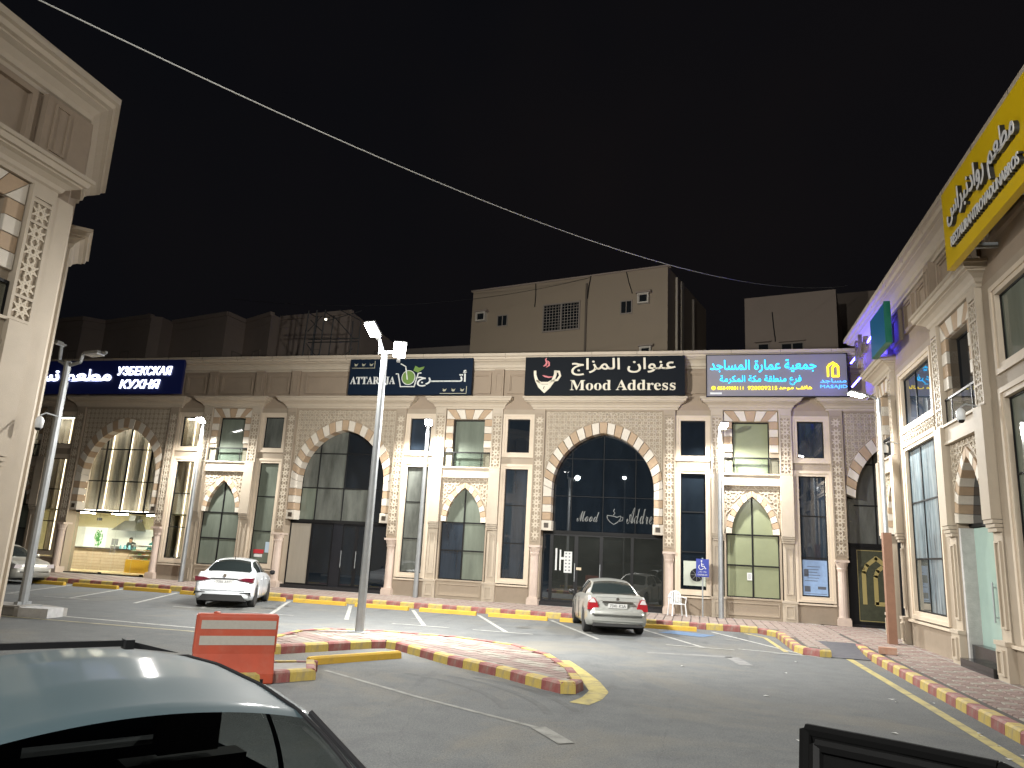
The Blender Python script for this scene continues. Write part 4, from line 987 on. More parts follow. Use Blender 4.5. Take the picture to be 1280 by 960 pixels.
# juice shop
sg = sign_root('navy sign board reading ATTARAJA with a green fruit cup logo', -14.72, 8.42); W_, H_ = 5.60, 1.58
BB(W_, H_, navyb, sg)
fx = lambda X: (X-45)/1165*W_
fz = lambda Y: (392-Y)/342*H_
letter('lettering', '𝐀𝐓𝐓𝐀𝐑𝐀𝐉𝐀', (fx(62), fx(498), fz(302), fz(222)), wl, sg, -.045, .04)
letter('arabic_lettering', arabic('أتـــــــرج'), (fx(708), fx(1165), fz(318), fz(165)), wl, sg, -.045, .04, bold=.012)
mb = ribbon([(fx(500),fz(196)),(fx(522),fz(196)),(fx(552),fz(318)),(fx(682),fz(318)),(fx(712),fz(192)),(fx(740),fz(188))], .05, -.04, 0)
m2 = ribbon([(fx(540),fz(100)),(fx(588),fz(126)),(fx(614),fz(252))], .045, -.05, -.01); mb.add(m2.v, m2.f); ob('cup_logo', mb, wl, sg)
gr = mat('green_logo', (.13,.22,.05), .5, emit=(.4,.7,.15), es=.03)
mb = MB(); mb.prism([(fx(622)+.29*math.cos(2*PI*i/24)*(1 if i < 12 else 1), fz(232)+.30*math.sin(2*PI*i/24)) for i in range(24)], -.03, 0)
mb.prism([(fx(665),fz(165)),(fx(705),fz(185)),(fx(755),fz(150)),(fx(765),fz(128)),(fx(715),fz(140)),(fx(680),fz(120))][::-1], -.035, 0); ob('fruit_logo', mb, gr, sg)
mb = MB()
for i in range(26):
    a = 2*PI*i/26; b = 2*PI*(i+1)/26
    mb.prism([(fx(622)+.31*math.cos(a), fz(232)+.32*math.sin(a)), (fx(622)+.31*math.cos(b), fz(232)+.32*math.sin(b)), (fx(622)+.285*math.cos(b), fz(232)+.295*math.sin(b)), (fx(622)+.285*math.cos(a), fz(232)+.295*math.sin(a))], -.035, -.0)
ob('fruit_outline', mb, wl, sg)
def bird(mb, x, z, s):
    mb.prism([(x-.5*s,z),(x-.2*s,z-.35*s),(x+.25*s,z-.3*s),(x+.55*s,z+.35*s),(x+.15*s,z+.1*s),(x-.1*s,z+.15*s),(x-.5*s,z+.45*s),(x-.3*s,z+.1*s)], -.025, 0)
for (xa, xb, za, zb, lo) in ((65,290,140,70,1),(925,1170,385,315,1)):
    mb = MB(); mb.box(fx(xa), fx(xb), -.02, 0, fz(za), fz(za)+.025).box(fx(xb)-.025, fx(xb), -.02, 0, fz(za)+.025, fz(zb))
    for k in range(3): bird(mb, fx(xa+(xb-xa)*(k+.5)/3), fz((za+zb)/2), .17)
    ob('juice_icons', mb, mat('dull_gold_letter', (.38,.36,.26), .5), sg)
# charity office: lit letters on a grey board
sg = sign_root('pale grey sign board with glowing blue Arabic letters and MASAJID logo', .41, 8.36); W_, H_ = 5.06, 1.62
BB(W_, H_, mat('grey_sign_board', (.23,.22,.25), .35), sg); ob('edge_frame', MB().frame(-.03, W_+.03, -.03, H_+.03, .03, -.03, .14), black, sg)
cy_e = emitm('cyan_lit_letter', (.04, .55, .95), 1.7); ye_e = emitm('yellow_lit_letter', (1, .78, .03), 1.5); bl_e = emitm('blue_lit_letter', (.10, .40, 1.0), 1.6)
fx = lambda X: (X-88)/1110*W_
fz = lambda Y: (415-Y)/340*H_
letter('arabic_lettering', arabic('جمعية عمارة المساجد'), (fx(115), fx(965), fz(222), fz(115)), cy_e, sg, -.05, .05, bold=.01)
letter('arabic_lettering', arabic('فرع منطقة مكة المكرمة'), (fx(195), fx(845), fz(325), fz(245)), cy_e, sg, -.05, .05, bold=.004)
letter('phone_lettering', '◉ 0554908111', (fx(125), fx(385), fz(364), fz(334)), ye_e, sg, -.04, .04)
letter('phone_lettering', '920009215', (fx(420), fx(655), fz(364), fz(334)), ye_e, sg, -.04, .04)
letter('arabic_lettering', arabic('هاتف موحد'), (fx(668), fx(925), fz(368), fz(330)), ye_e, sg, -.04, .04)
letter('arabic_lettering', arabic('مساجد'), (fx(990), fx(1190), fz(314), fz(275)), bl_e, sg, -.04, .04, bold=.004)
letter('lettering', 'MASAJID', (fx(990), fx(1195), fz(358), fz(326)), bl_e, sg, -.04, .04)
mb = MB(); emblem(mb, fx(1092), fz(256), .36, .52, .07, -.05, 0); ob('emblem', mb, ye_e, sg)
ob('white_strip', MB().box(fx(115), fx(210), -.01, 0, fz(400), fz(385)), whitem, sg)
# restaurant at the left: lit white letters on dark blue
sg = sign_root('dark blue sign board with glowing white letters УЗБЕКСКАЯ КУХНЯ', -33.2, 8.47); W_, H_ = 10.05, 1.62
BB(W_, H_, mat('blue_sign_board', (.008,.013,.055), .3, emit=(.05,.07,.5), es=.02), sg)
we = emitm('white_lit_letter', (.72, .77, 1.0), 4)
letter('lettering', 'УЗБЕКСКАЯ', (6.50, 9.45, .88, 1.30), we, sg, -.06, .05, bold=.008, shear=.15)
letter('lettering', 'КУХНЯ', (6.72, 8.9, .24, .66), we, sg, -.06, .05, bold=.008, shear=.15)
letter('arabic_lettering', arabic('مطعم نسا'), (1.6, 6.15, .30, 1.22), we, sg, -.06, .05, bold=.02)
# yellow sign on the right wing
def rsign(lab, yfar, z): return thing('shop_sign', lab, 'sign', (5.12, yfar, z), -PI/2)
sg = rsign('large yellow sign board reading RESTAURANT ROVADUNABROS on the right wing', 16.42, 8.25)
BB(5.6, 1.72, mat('yellow_sign_board', (.72, .49, .006), .4, noise=.06, nscale=1), sg)
dkl = mat('dark_letter_side', (.02,.02,.02), .5); wf = mat('white_letter_face', (.70,.70,.70), .4)
for nm, body, rc, bd_ in (('lettering','RESTAURANTROVADUNABROS',(.62,4.0,.28,.50),.03),('arabic_lettering',arabic('مطعم روادنبراس'),(.50,3.95,.62,1.33),.02)):
    letter(nm+'_side', body, rc, dkl, sg, -.08, .08, bold=bd_*.5); letter(nm, body, rc, wf, sg, -.092, .011, bold=bd_*.5)
ob('sign_bracket', MB().box(.9,.98,.14,.7,.1,.2), galv, sg); ob('sign_bracket', MB().box(3.2,3.28,.14,.7,.1,.2), galv, sg)
# green and blue sign in the far corner
sg = rsign('blue faced sign box with green edge and metal letters in the far corner', 23.55, 8.28)
ob('board', MB().box(0, 1.75, 0, .12, 0, 1.15), mat('blue_sign_face', (.01,.10,.22), .35), sg)
ob('green_edge', MB().box(1.75, 1.80, -.01, .16, -.03, 1.18).box(-.0,1.75,-.012,.16,-.03,-.002), mat('green_sign_edge', (.0,.11,.07), .4), sg)
bm = mat('bronze_letter', (.30,.24,.17), .35, metal=.7)
letter('arabic_lettering', arabic('عمارة'), (-1.7, -.1, .05, 1.05), bm, sg, -.14, .10, bold=.03)
ble = emitm('blue_backlight', (.06, .05, 1.0), 60)
ob('backlight', MB().box(-4.4, .2, .24, .28, .12, .16), ble, sg); ob('backlight', MB().box(-4.4, .2, .24, .28, .98, 1.02), ble, sg)

# ---------------- houses behind the shops (world coordinates)
def house(name, lab, P, h, m, grp=None):
    t = thing(name, lab, 'building', (P[0][0], P[0][1], 0), 0, grp)
    Q = [(x-P[0][0], y-P[0][1]) for x, y in P]
    ob('wall', MB().slab(Q, 0, h), m, t); return t
def face_parts(t, A, B, items):
    """items on the wall from A to B: local frame of that wall"""
    a = math.atan2(B[1]-A[1], B[0]-A[0])
    for nm, fn, m in items: ob(nm, fn(MB()), m, t, loc=(0,0,0), rz=a)
dwin = mat('dark_house_window', (.012,.014,.016), .2); dfr = mat('house_window_frame', (.20,.17,.14), .7)
A, B, C_ = (-12.75,40.1), (-1.39,37.3), (.6,44.5)
ap = house('apartment_building', 'beige apartment block with barred windows rising above the coffee shop sign', [A, B, C_, (-10.9,47.5)], 17.0, villa2)
def win_fn(u0, u1, z0, z1, hood=False): return lambda mb: mb.frame(u0, u1, z0, z1, .07, -.06, .0) if not hood else mb.frame(u0, u1, z0, z1, .09, -.18, .0)
its = []
for u0,u1,z0,z1 in ((1.72,2.41,14.67,15.37),(9.14,9.81,14.64,15.4)): its += [('window', lambda mb,u0=u0,u1=u1,z0=z0,z1=z1: mb.frame(u0,u1,z0,z1,.06,-.05,.0).box((u0+u1)/2-.02,(u0+u1)/2+.02,-.04,0,z0+.06,z1-.06), dfr), ('pane', lambda mb,u0=u0,u1=u1,z0=z0,z1=z1: mb.box(u0+.06,u1-.06,-.01,.0,z0+.06,z1-.06), dwin)]
for u0,u1,z0,z1 in ((.40,1.02,15.08,15.62),(10.15,10.75,15.07,15.62),(10.3,10.9,12.0,12.72)): its += [('air_conditioner', lambda mb,u0=u0,u1=u1,z0=z0,z1=z1: mb.frame(u0,u1,z0,z1,.07,-.28,.0).box(u0+.07,u1-.07,-.22,0,z0+.07,z1-.07), mat('pale_case',(.42,.38,.32),.6)), ('grille', lambda mb,u0=u0,u1=u1,z0=z0,z1=z1: mb.box(u0+.1,u1-.1,-.225,-.221,z0+.09,z1-.09), dwin), ('hood', lambda mb,u0=u0,u1=u1,z0=z0,z1=z1: mb.box(u0-.08,u1+.12,-.32,0,z1+.02,z1+.10), villa3)]
def bars(mb):
    mb.frame(4.63,6.86,14.05,15.67,.07,-.09,-.0)
    for i in range(1,12): mb.box(4.70+i*.18-.012,4.70+i*.18+.012,-.08,-.065,14.12,15.60)
    for i in range(1,9): mb.box(4.70,6.79,-.095,-.08,14.12+i*.165-.012,14.12+i*.165+.012)
    mb.box(5.71,5.79,-.10,-.0,14.12,15.60); return mb
its += [('window', bars, dfr), ('pane', lambda mb: mb.box(4.70,6.79,-.02,.0,14.12,15.60), dwin),
        ('drain_pipe', lambda mb: mb.bar((7.24,-.08,0),(7.22,-.08,16.6),.06,8), mat('dark_pipe',(.10,.08,.06),.6)),
        ('hanging_cable', lambda mb: mb.tube([(4.1,-.05,17.05),(4.14,-.05,16.3),(4.1,-.05,15.62)],.025,5), black), ('hanging_cable', lambda mb: mb.tube([(7.45,-.1,17.0),(7.35,-.14,16.3),(7.3,-.14,15.7)],.025,5), black), ('hanging_cable', lambda mb: mb.tube([(9.45,-.05,17.0),(9.6,-.05,16.4),(9.8,-.05,15.73)],.025,5), black),
        ('coping', lambda mb: mb.box(-.1,11.8,-.08,.25,17.0,17.08), villa3), ('corner_strip', lambda mb: mb.box(11.45,11.7,-.03,.0,10,16.98), villa2)]
face_parts(ap, A, B, its)
a2 = math.atan2(C_[1]-B[1], C_[0]-B[0]); off = Vector((B[0]-A[0], B[1]-A[1], 0))
for nm, f in (('drain_pipe', MB().bar((1.2,-.1,0),(1.2,-.1,16.8),.07,8).bar((4.3,-.1,0),(4.3,-.1,16.6),.07,8)), ('corner_strip', MB().box(2.3,2.7,-.06,0,8,17))):
    ob(nm, f, mat('pale_pipe',(.30,.26,.2),.6), ap, loc=off, rz=a2)
A2, B2 = (2.9,45.5), (7.9,44.3)
ap2 = house('apartment_building', 'brown apartment block behind the glowing MASAJID sign', [A2, B2, (9.4,51), (4.3,52)], 18.0, villa3)
face_parts(ap2, A2, B2, [('window', lambda mb: mb.frame(.71,1.39,14.2,15.06,.07,-.05,0), dfr), ('window', lambda mb: mb.frame(2.03,3.31,14.2,14.98,.07,-.05,0).box(2.62,2.70,-.05,0,14.27,14.91), dfr), ('pane', lambda mb: mb.box(.78,1.32,-.02,0,14.27,14.99), dwin), ('pane', lambda mb: mb.box(2.1,3.24,-.02,0,14.27,14.91), dwin),
   ('window_hood', lambda mb: mb.box(.6,1.5,-.25,0,15.1,15.16).box(1.95,3.4,-.2,0,15.02,15.08), villa3), ('hanging_cable', lambda mb: mb.tube([(1.6,-.08,16.94),(1.66,-.06,16),(1.74,-.06,15.1)],.03,5), black)])
house('apartment_building', 'plain flat roofed block far behind the right-hand wing', [(9.0,50.2),(14,49.2),(16,58),(10,58)], 19.8, villa3)
VP_ = [(-45.5,41.74),(-42.79,41.22),(-41.05,41.0),(-40.07,41.97),(-35.5,40.92),(-34.93,41.31),(-34.92,42.36),(-29.68,40.89),(-29.42,42.61),(-26.62,41.15),(-26.51,42.15),(-21.06,41.29)]
GR = [(0,3,'far left villa with a folded parapet beyond the restaurant sign'),(3,6,'second villa from the left beyond the restaurant sign, longer flat front'),(6,8,'third villa from the left, above the plain parapet panels'),(8,11,'villa nearest the steel roof frame')]
for a, b, lab in GR:
    pts = VP_[a:b+1]; t = house('villa', lab, pts + [(pts[-1][0], 50), (pts[0][0], 50)], 16.4, villa_m, 'villas behind the shops')
    ox, oy = pts[0]
    for p, q in zip(pts, pts[1:]):
        if math.hypot(q[0]-p[0], q[1]-p[1]) < 1.2: continue
        an = math.atan2(q[1]-p[1], q[0]-p[0]); L_ = math.hypot(q[0]-p[0], q[1]-p[1])
        mb = MB(); mb.box(-.02, L_+.02, -.10, .2, 16.25, 16.52); mb.box(0, L_, -.04, 0, 15.75, 15.85); ob('parapet_band', mb, villa_m, t, loc=(p[0]-ox, p[1]-oy, 0), rz=an)
        mb = MB(); mb.frame(L_*.45, L_*.45+.9, 12.5, 14.1, .06, -.04, 0); ob('window', mb, dfr, t, loc=(p[0]-ox, p[1]-oy, 0), rz=an)
house('apartment_building', 'low dark block between the villas and the beige apartment block', [(-20.5,44),(-13.5,43),(-13.5,52),(-20.5,52)], 14.6, mat('dark_wall',(.10,.085,.075),.9))
# steel frame tower on the roof
tw = thing('roof_frame', 'black steel lattice frame with braces standing on the shop roof', 'steel frame', (-18.2, 32, 9.7))
st = mat('black_steel', (.02,.02,.02), .6); mb = MB()
for x in (-.45,.0,.45): mb.bar((x-.1,0,0),(x,0,3.6),.035,5)
for x in (2.0,2.4): mb.bar((x,0,0),(x,0,3.0),.03,5)
mb.bar((-.3,0,2.1),(2.4,0,2.1),.03,5); mb.bar((-.3,0,1.95),(2.4,0,1.95),.03,5)
mb.bar((-.4,0,2.5),(.3,0,3.3),.025,5); mb.bar((.4,0,2.5),(-.3,0,3.1),.025,5); mb.bar((-.4,0,1.9),(.5,0,.9),.025,5); mb.bar((-.5,0,.4),(.4,0,1.4),.025,5)
mb.bar((.45,0,3.0),(2.4,0,3.5),.02,5); mb.bar((.9,0,3.3),(2.1,0,2.1),.025,5); mb.bar((1.2,0,3.6),(2.4,0,3.0),.025,5); mb.bar((.6,0,.2),(2.1,0,1.6),.02,5)
for x in (-.45, .45): mb.bar((x-.1,.9,0),(x,.9,3.6),.03,5); mb.bar((x,0,3.5),(x,.9,3.5),.025,5)
ob('lattice', mb, st, tw); ob('small_lamp', MB().lathe([(.01,-.05),(.05,-.03),(.05,.03),(.01,.05)], .55, -.05, 8), emitm('small_lamp_light', (1,.9,.7), 6), tw, loc=(0,0,3.1)); ob('lamp_arm', MB().bar((.45,0,3.2),(.75,-.05,3.2),.03,5), st, tw)
# satellite dish on the right wing roof
sd = thing('satellite_dish', 'small white satellite dish on the roof edge of the right wing', 'satellite dish', (6.2, 27.9, 10.2))
ob('dish', MB().lathe([(.02,0),(.2,.03),(.33,.10),(.40,.16),(.385,.165),(.2,.05),(.02,.02)], 0, 0, 20), whitem, sd, smooth=True, loc=(0,0,.55)).rotation_euler = (R(65), 0, R(-25))
ob('stand', MB().bar((0,0,0),(0,.05,.6),.025,6).bar((0,0,.6),(-.05,-.35,.7),.012,5), galv, sd)

# ---------------- cables
def cable(lab, A, B, sag, r, m, n=40):
    A = Vector(A); B = Vector(B); t = thing('overhead_cable', lab, 'cable')
    pts = [A+(B-A)*(i/n)-Vector((0,0,4*sag*(i/n)*(1-i/n))) for i in range(n+1)]
    ob('wire', MB().tube([tuple(p) for p in pts], r, 5), m, t)
cable('pale overhead cable sagging across the whole night sky', (-10.0,8,10.1), (8.7,45,18.45), 1.65, .012, mat('pale_cable', (.55,.55,.52), .5))
cable('thin dark cable running to the roof of the beige apartment block', (-22,30.5,13.5), (-5.5,38.4,17.0), .9, .014, black)

# ---------------- lamps
def lamp_head(t, loc, rz, tilt, lit, name='lamp_head'):
    h = ob(name, MB().box(-.15,.15,-.22,.22,0,.05).box(-.10,.10,-.16,.16,.05,.08).box(-.04,.04,.21,.36,.0,.05), polemat, t, loc=loc); h.rotation_euler = (tilt, 0, rz)
    l_ = ob('lens', MB().box(-.13,.13,-.19,.19,-.035,-.001), lampe if lit else mat('unlit_lens', (.5,.52,.55), .2), h)
    return h
def light(name, loc, aim, power, size=160, rad=.12, col=(1.,.982,.935)):
    d = bpy.data.lights.new(name, 'SPOT'); d.energy = power*2.9; d.spot_size = R(size); d.spot_blend = .6; d.shadow_soft_size = rad; d.color = col
    o = bpy.data.objects.new(name, d); COL.objects.link(o); o.location = loc
    o.rotation_euler = (Vector(aim)).to_track_quat('-Z', 'Y').to_euler(); return o
def pole(mb, h, r0, r1, n=10): mb.bar((0,0,0), (0,0,h), r0, n, r1); return mb
t = thing('street_lamp', 'tall galvanised lamp post with two lit heads standing on the striped island', 'street lamp', (-7.31, 16.26, .145))
ob('pole', pole(MB(), 6.5, .10, .075), galv, t); ob('base_plate', MB().box(-.2,.2,-.2,.2,0,.02), galv, t); ob('crossbar', MB().box(-.16,.26,-.03,.03,6.44,6.50).bar((-.12,0,6.47),(-.16,0,6.8),.03,8).bar((.24,0,6.47),(.32,-.02,6.5),.028,8), galv, t)
ob('riser', MB().bar((-.04,0,6.5),(-.18,-.1,6.95),.03,8), galv, t)
lamp_head(t, (-.26,-.25,6.98), R(-12), R(-38), True); lamp_head(t, (.42,-.10,6.50), R(25), R(-45), True)
light('street_light', (-7.6, 15.95, 7.0), (-.15,-.25,-1), 950, 172); light('street_light', (-6.8, 16.6, 6.6), (.25,1.1,-.8), 2700, 172)
def wall_lamp(x, y, h, lab, lit=True, power=1150):
    t = thing('street_lamp', lab, 'street lamp', (x, y, .15), 0, 'slim lamps along the shop front')
    ob('pole', pole(MB(), h, .10, .065), galv, t); ob('arm', MB().bar((0,0,h-.05),(.1,-.2,h+.05),.03,6), galv, t)
    lamp_head(t, (.14,-.38,h+.03), R(15), R(-22), lit)
    light('street_light', (x+.14, y-.42, h+.1), (.05,-.35,-1), power, 176)
wall_lamp(-10.88, 29.2, 6.98, 'slim lit lamp post against the shops, right of the ATTARAJA arch')
wall_lamp(.86, 29.2, 6.95, 'slim lit lamp post against the shops beside the blue wheelchair sign')
wall_lamp(-21.5, 29.0, 6.95, 'slim lit lamp post against the shops, behind the white sedan')
t = thing('street_lamp', 'lamp post with brown boxed foot and lit head at the corner of the right wing', 'street lamp', (5.22, 23.5, .15))
ob('pole', pole(MB(), 6.9, .075, .06), galv, t); ob('brown_foot', MB().box(-.11,.11,-.11,.11,0,3.0), brownp, t); ob('arm', MB().bar((0,0,6.85),(-.35,-.1,7.0),.03,6), galv, t)
lamp_head(t, (-.62,-.15,6.98), R(-80), R(-12), True); light('street_light', (4.55, 23.3, 7.0), (-.35,-.45,-1), 600, 174)
t = thing('street_lamp', 'unlit leaning double arm lamp post on a broken concrete base at the left', 'street lamp', (-15.83, 15.58, .2))
ob('pole', pole(MB(), 6.1, .11, .085), galv, t); ob('base_plate', MB().box(-.35,.35,-.25,.25,0,.02).box(-.06,.06,-.2,.2,.02,.1), galv, t)
ob('double_arm', MB().tube([(0,0,5.98),(-.28,0,6.12),(-.3,0,6.5)],.045,8).tube([(0,0,5.98),(.38,0,6.08),(.42,0,6.3)],.045,8), galv, t)
lamp_head(t, (-.52,0,6.62), R(90), R(18), False); lamp_head(t, (.78,0,6.28), R(-90), R(4), False)
# two unseen lamps added behind the camera to brighten the near buildings and yellow sign
for x, y, lab, pw in ((4.5, -5.0, 'added unseen lamp post behind the viewer, to the right', 1500), (-6.0, -5.0, 'added unseen lamp post behind the viewer, to the left', 4200)):
    t = thing('street_lamp', lab, 'street lamp', (x, y, 0)); ob('pole', pole(MB(), 9.0, .1, .07), galv, t); lamp_head(t, (0,.3,9.0), PI, R(-15), True).children[0].data.materials[0] = emitm('dim_lamp_light', (1,.97,.92), 14); light('street_light', (x, y+.45, 8.95), (-.6 if x > 0 else .55,1,-.1), pw, 110)
for x, y, lab, aim, pw in ((-30, 35.5, 'added hidden lamp between the shops and the villas', (-.1,1,-.3), 260), (-19, 36, 'added hidden lamp behind the steel roof frame', (-.5,1,-.2), 170), (-7, 33.5, 'added hidden lamp behind the coffee shop', (.1,1,.1), 25)):  # unseen lamps added behind the shop row to lift the dark villas and apartments
    t = thing('street_lamp', lab, 'street lamp', (x, y, 0)); ob('pole', pole(MB(), 8.2, .1, .07), galv, t); lamp_head(t, (0,.3,8.2), PI, R(-15), True); light('street_light', (x, y+.5, 8.1), aim, pw, 170, col=(1,.86,.68))
# concrete base under the left pole
cb = thing('concrete_base', 'broken grey concrete footing under the unlit left lamp post', 'concrete block', (-15.8, 15.6, 0), R(8))
ob('footing', MB().slab([(-1.9,-.3),(.1,-.35),(.15,-.5),(.95,-.45),(1.0,.2),(.2,.6),(-1.9,.9)], 0, .19), conc, cb); ob('white_block', MB().slab([(.3,-.55),(1.02,-.52),(1.04,.0),(.28,.0)], 0, .21), mat('whitewashed_concrete', (.5,.5,.5), .8, noise=.2, nscale=6), cb)
ob('loose_slab', MB().slab([(-.5,-.42),(.25,-.46),(.3,.1),(-.45,.1)], .19, .23), conc, cb)

# ---------------- street things
s_ = thing('parking_sign', 'blue wheelchair parking sign on a thin pole', 'sign', (.21, 29.15, .15))
ob('pole', pole(MB(), 2.1, .03, .03, 8), galv, s_); ob('plate', MB().box(-.23,.23,-.045,-.03,1.42,2.06), mat('blue_sign_paint', (.025,.045,.30), .4), s_)
mb = ribbon([(-.035,1.93),(-.03,1.82),(-.03,1.80),(.06,1.80),(.10,1.71),(.13,1.72)], .028, -.052, -.046)
m2 = ribbon([(-.05+.085*math.cos(a*PI/12), 1.765+.085*math.sin(a*PI/12)) for a in range(8, 24)], .022, -.052, -.046); mb.add(m2.v, m2.f)
mb.prism([(-.035+.028*math.cos(a*PI/5), 1.985+.028*math.sin(a*PI/5)) for a in range(10)], -.052, -.046); mb.box(-.03,.05,-.052,-.046,1.86,1.88); ob('wheelchair_symbol', mb, wl, s_)
letter('lettering', arabic('موقف خاص'), (-.15,.15,1.56,1.64), wl, s_, -.053, .006)
letter('lettering', 'DISABLED', (-.17,.17,1.47,1.52), wl, s_, -.053, .006)
# monobloc plastic chair
c = thing('plastic_chair', 'white plastic garden chair on the pavement by the coffee shop window', 'chair', (-.70, 29.0, .15), R(20))
mb = MB(); mb.box(-.22,.22,-.22,.2,.41,.435)
ob('seat', mb, whitem, c)
for x in (-.24,.24):
    for y, dx in ((-.24,.03),(.22,.03)): ob('leg', MB().bar((x*1.12,y*1.1,0),(x*.95,y,.43),.028,5,.022), whitem, c)
    ob('armrest', MB().tube([(x,-.22,.43),(x*1.12,-.24,.64),(x*1.1,.18,.66)],.02,5).box(x*1.1-.03,x*1.1+.03,-.25,.18,.645,.665), whitem, c)
mb = MB()
for i in range(12):
    a0 = PI*i/12; a1 = PI*(i+1)/12; mb.bar((.23*math.cos(a0), .24, .62+.24*math.sin(a0)), (.23*math.cos(a1), .24, .62+.24*math.sin(a1)), .02, 5)
for k in range(-2,3): mb.box(k*.08-.022, k*.08+.022, .225, .245, .43, .62+.23*math.sqrt(max(0,1-(k*.08/.24)**2)))
mb.bar((-.23,.24,.43),(-.23,.24,.62),.02,5); mb.bar((.23,.24,.43),(.23,.24,.62),.02,5); ob('backrest', mb, whitem, c)
# hollow brick
hb = thing('brick', 'red hollow clay brick lying on the kerb edge of the right pavement', 'brick', (4.42, 20.45, .155), R(-8))
ob('block', (lambda m: (m.box(-.19,.2,-.1,.1,0,.02), m.box(-.19,.2,-.1,.1,.13,.15), m.box(-.19,.2,-.1,-.08,.02,.13), m.box(-.19,.2,.08,.1,.02,.13), m.box(-.19,.2,-.01,.01,.02,.13), m.box(-.15,-.14,-.08,.08,.02,.13), m)[-1])(MB()), mat('clay_brick', (.40,.22,.15), .85, noise=.15, bump=.3, dirt=(.4,.33,.27), dscale=8, dfac=.6), hb)
# water-filled barrier
br = thing('road_barrier', 'orange plastic road barrier with two reflective strips behind the dark car roof', 'barrier', (-6.57, 10.3, 0), R(38))
orange = mat('orange_plastic', (.37,.055,.022), .5, noise=.15, nscale=3, dirt=(.36,.10,.06), dscale=4, dfac=.5)
prof = [(-.26,0),(-.26,.14),(-.12,.40),(-.09,.92),(-.07,.95),(.07,.95),(.09,.92),(.12,.40),(.26,.14),(.26,0)]
v = [(-.56,p[0],p[1]) for p in prof]+[(.56,p[0],p[1]) for p in prof]; n = len(prof)
me = MB().add(v, [tuple(range(n)), tuple(range(2*n-1,n-1,-1))]+[(i,i+n,(i+1)%n+n,(i+1)%n) for i in range(n)]).mesh('shell', orange)
sh = link('shell', me, br); bv = sh.modifiers.new('b','BEVEL'); bv.width = .02; bv.segments = 2
ob('filler_cap', MB().lathe([(.05,.95),(.05,.965),(.03,.975)], -.3, 0, 14), orange, br); ob('rim_edge', MB().box(-.57,-.545,-.10,.10,.42,.93).box(.545,.57,-.10,.10,.42,.93), orange, br)
for q in (-.3,.3): ob('fork_slot', MB().box(q-.12,q+.12,-.262,-.2,.0,.07), black, br)
rfl = mat('grey_reflective_strip', (.34,.32,.28), .5, noise=.08, nscale=20)
ob('reflective_strip', MB().box(-.50,.54,-.105,-.095,.74,.86), rfl, br); ob('reflective_strip', MB().add([(-.50,-.118,.52),(.54,-.118,.52),(.54,-.106,.645),(-.50,-.106,.645)],[(0,1,2,3)]), rfl, br)
# litter
lt = MB()
for i in range(26):
    x, y = (rnd.uniform(4.0,9), rnd.uniform(6,9)) if i > 40 else rnd.choice([(rnd.uniform(2.9,3.8), rnd.uniform(9,15)), (rnd.uniform(-1,2.5), rnd.uniform(9,19)), (rnd.uniform(3.7,5.2), rnd.uniform(28.9,29.2))])
    q = rnd.uniform(.02,.06); a = rnd.uniform(0,PI); z = .006 if y < 20 else .157
    lt.add([(x+q*math.cos(a+k*PI/2), y+q*math.sin(a+k*PI/2)*.7, z+.01*(k % 2)) for k in range(4)], [(0,1,2,3)])
o = ob('litter', lt, mat('paper_litter', (.6,.6,.58), .8), None, kind='stuff')
# things fixed in windows
def sheet(name, lab, cat, loc, w_, h_, m, draw=None, rz=0):
    t = thing(name, lab, cat, loc, rz); ob('paper', MB().box(0,w_,-.006,0,0,h_), m, t)
    if draw: mb = MB(); draw(mb); ob('print', mb, mat('dark_print', (.08,.09,.11), .7), t)
    return t
paper = mat('white_paper', (.62,.63,.62), .7)
yN = D+.09
sheet('notice', 'small white notice taped low on the green window', 'notice', (1.82, D+.137, 1.53), .17, .27, paper, lambda mb: [mb.box(.03,.14,-.008,-.0065,.05+.04*i,.062+.04*i) for i in range(5)])
sheet('poster', 'pale blue poster in the bottom of the tall window right of the green window', 'poster', (3.76, yN, 1.13), .84, 1.24, mat('pale_blue_poster', (.22,.33,.52), .5, noise=.15), lambda mb: [mb.box(.06+(.1 if i % 2 else 0),.5+.05*(i % 3),-.008,-.0065,.5+.1*i,.52+.1*i) for i in range(6)] + [mb.box(.05,.25,-.008,-.0065,.12,.32), mb.box(.5,.78,-.008,-.0065,.22,.32), mb.box(.04,.2,-.008,-.0065,.65,.9), mb.box(.05,.8,-.008,-.0065,.05,.065)])
pp_ = sheet('notice', 'large patterned white sheet stuck on the left coffee shop door', 'notice', (-5.12, D+.44, 1.42), .32, .82, paper, lambda mb: [mb.box(.05+.14*(i % 2),.11+.14*(i % 2),-.008,-.0065,.07+.13*(i//2),.12+.13*(i//2)) for i in range(12)])
t = thing('paper_strips', 'white paper strips stuck on the left coffee shop door', 'notice', (-5.47, D+.44, 1.5)); ob('strip', MB().box(0,.07,-.006,0,0,.85), paper, t); ob('strip', MB().box(.17,.23,-.006,0,0,.8), paper, t); ob('strip', MB().box(.23,.36,-.006,0,.42,.52), paper, t)
t = thing('padlock_note', 'small cream label by the coffee shop door handle', 'label', (-4.62, D+.42, 1.55)); ob('label', MB().box(0,.2,-.01,0,0,.1), mat('cream_label', (.6,.5,.35), .6), t)
t = thing('window_lettering', 'grey script lettering on the dark glass over the coffee shop doors', 'lettering', (0, D+.44, 0))
grl = mat('grey_vinyl', (.13,.135,.13), .6)
letter('lettering', '𝓜𝓸𝓸𝓭', (-4.66,-3.76,3.44,3.86), grl, t, -.006, .004); letter('lettering', '𝓐𝓭𝓭𝓻𝓮𝓼𝓼', (-2.68,-1.42,3.42,4.08), grl, t, -.006, .004)
